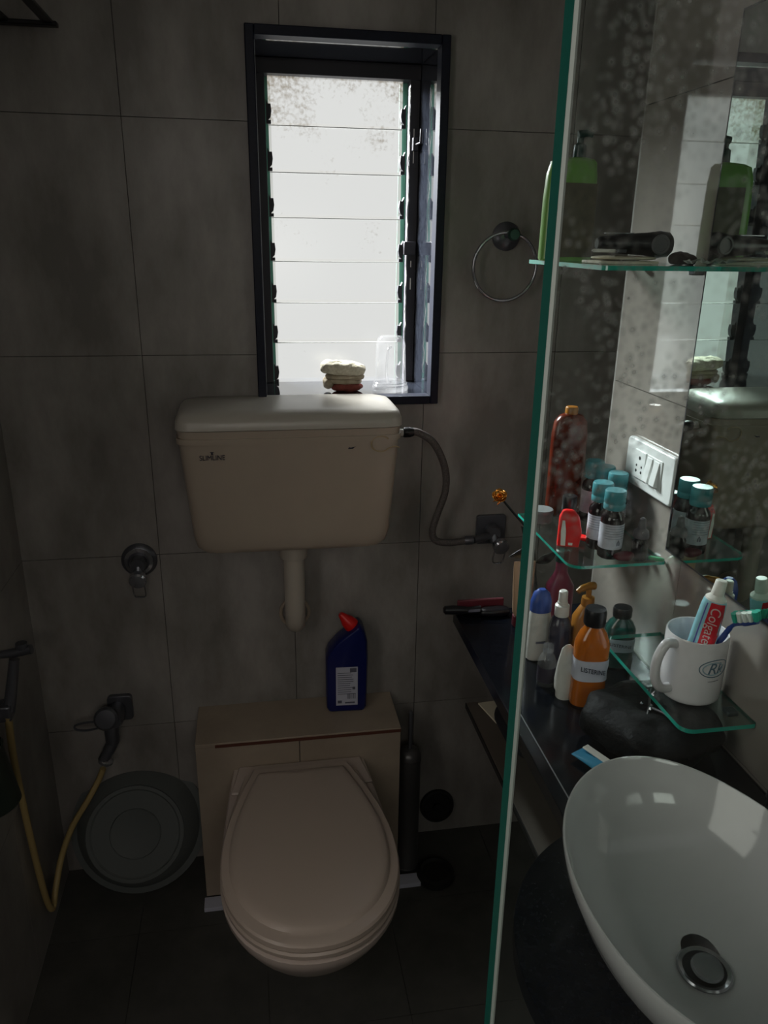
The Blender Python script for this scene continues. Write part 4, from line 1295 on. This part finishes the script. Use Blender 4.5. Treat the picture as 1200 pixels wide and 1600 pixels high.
# black toiletry bag with zip pull
t = thing('toiletry_bag', 'black leatherette toiletry bag behind the basin on the counter', 'bag', (0.5539, 0.8878, CZ)); t.scale = (K, K, K)
MB().rings(soft(.108, .115, .037, 3.2, .013, 26, 21, 64, 36), M=T(0, 0, .0425) @ RZ(.4)).build('bag_body', LEATHER, t)
zp = [(-.055, -.07, .072), (-.02, -.02, .080), (.01, .03, .081), (.035, .07, .075)]
MB().tube(smooth_path(zp, 5), .0022, 8).build('zip_line', STEEL, t)
MB().lathe([(.0045, 0), (.005, .002), (.003, .006)], 14, M=T(-.012, -.012, .081)).build('zip_pull', CHROME, t)
MB().tube([(-.010, -.012, .085), (.003, -.030, .085), (.016, -.052, .079)], .0024, 8).build('pull_tab', CHROME_D, t)
for p in ((-.020, .006, .0815), (-.006, -.004, .0825)):
    MB().lathe([(.002, 0), (.0035, .002), (.001, .004)], 12, M=T(*p)).build('stud', CHROME, t)

t = thing('gel_tube', 'cyan and white squeezed tube lying on the counter behind the basin rim', 'tube', (0.4581, 0.8344, CZ + 0.0086), (0, 0, -1.15)); t.scale = (K, K, K)
MB().rings([[(x_, .018 * math.cos(a) * w_, .010 * math.sin(a) * h_) for a in [2 * PI * i / 24 for i in range(24)]] for x_, w_, h_ in ((-.055, 1.15, .12), (-.02, 1.05, .6), (.025, 1.0, 1), (.036, .6, .7))]).build('tube_body', CYAN, t)
MB().span(-.050, .015, .002, .016, .0065, .0098).build('white_panel', TPW, t, bevel=.001)
MB().lathe([(.008, 0), (.0075, .014)], 16, M=T(.035, 0, 0) @ RY(PI / 2)).build('tube_cap', TPW, t)

# gold rose
t = thing('gold_rose', 'gold foil rose on a long stem leaning over the far end of the counter', 'artificial flower', (0.5028, 1.2571, CZ))
st = smooth_path([(0.4447, 1.3058, 1.1222), (0.4714, 1.3003, 1.0907), (0.5028, 1.2948, 1.053), (0.5123, 1.2885, 1.0122), (0.5186, 1.2768, 0.9414), (0.5225, 1.2571, CZ + 0.0016)], 5)
MB().tube(st, .0022, 8).build('stem', LEAF, t, world=True)
rb_ = MB()
for ring_, (n_, r_, h_) in enumerate(((3, .0047, .011), (4, .0079, .011), (5, .0114, .0102))):
    for k in range(n_):
        a = 2 * PI * k / n_ + ring_ * .6
        g, f_ = [], []
        for i in range(6):
            for j in range(4):
                u = (i / 5 - .5) * 2 * (PI / n_) * 1.25
                rr2 = r_ * (.35 + .65 * (j / 3)) + (.003 * (j / 3) ** 3) * (1 - abs(i / 2.5 - 1) * .6)
                g.append((rr2 * math.cos(a + u), rr2 * math.sin(a + u), h_ * (j / 3) - .0035 * abs(i / 2.5 - 1) ** 2 * (j / 3)))
        for i in range(5):
            for j in range(3):
                f_.append((i * 4 + j, (i + 1) * 4 + j, (i + 1) * 4 + j + 1, i * 4 + j + 1))
        rb_.add(g, f_)
Mr = T(0.4423, 1.305, 1.1222) @ RY(-.35) @ RX(.75)
rb_.v = [tuple(Mr @ Vector(p)) for p in rb_.v]
ro = rb_.build('petals', GOLD, t, world=True)
sm = ro.modifiers.new('solid', 'SOLIDIFY')
sm.thickness = .0005
sp_ = MB()
for a in (2.6, 3.6, 4.4):
    sp_.tube([Vector((0.4447, 1.305, 1.1222)), Vector((.4447 + .011 * math.cos(a), 1.305, 1.1222 + .011 * math.sin(a))), Vector((.4417 + .015 * math.cos(a), 1.300, 1.1222 + .0134 * math.sin(a)))], [.0022, .0020, .0005], 6)
sp_.build('sepals', GOLD, t, world=True)


def leaf(p0, p1, wd, name='leaf'):
    p0, p1 = Vector(p0), Vector(p1)
    ax_ = p1 - p0
    side = ax_.cross(Vector((0, 1, .2))).normalized()
    g, f_ = [], []
    for i in range(9):
        s_ = i / 8
        c = p0 + ax_ * s_ + Vector((0, -.006 * math.sin(PI * s_), 0))
        w_ = wd * math.sin(PI * s_ ** .8) + .0002
        g += [c - side * w_ + Vector((0, -.0024, 0)), c, c + side * w_ + Vector((0, -.0024, 0))]
    for i in range(8):
        for j in range(2):
            f_.append((i * 3 + j, i * 3 + 3 + j, i * 3 + 4 + j, i * 3 + 1 + j))
    o = MB().add(g, f_).build(name, LEAF, t, world=True)
    m_ = o.modifiers.new('solid', 'SOLIDIFY')
    m_.thickness = .0006


leaf((0.5107, 1.2901, 1.0279), (0.4596, 1.2807, 1.0137), .011)
leaf((0.5091, 1.2925, 1.0397), (0.4808, 1.2885, 1.0711), .0095)
leaf((0.5146, 1.2846, 0.9964), (0.55, 1.2728, 1.0239), .011)

# dark tap knob at the right image edge, on the counter behind the basin
t = thing('basin_tap', 'black basin tap by the wall at the right edge of the basin', 'tap', (0.6246, 0.6993, CZ)); t.scale = (K, K, K)
MB().lathe([(.022, 0), (.022, .006), (.016, .010), (.015, .052), (.017, .056), (.016, .064), (.004, .066)], 26).build('tap_body', BLACKP, t)
MB().tube(smooth_path([(-.008, -.002, .040), (-.03, -.03, .046), (-.05, -.05, .050)], 4), .008, 14).build('spout', BLACKP, t)
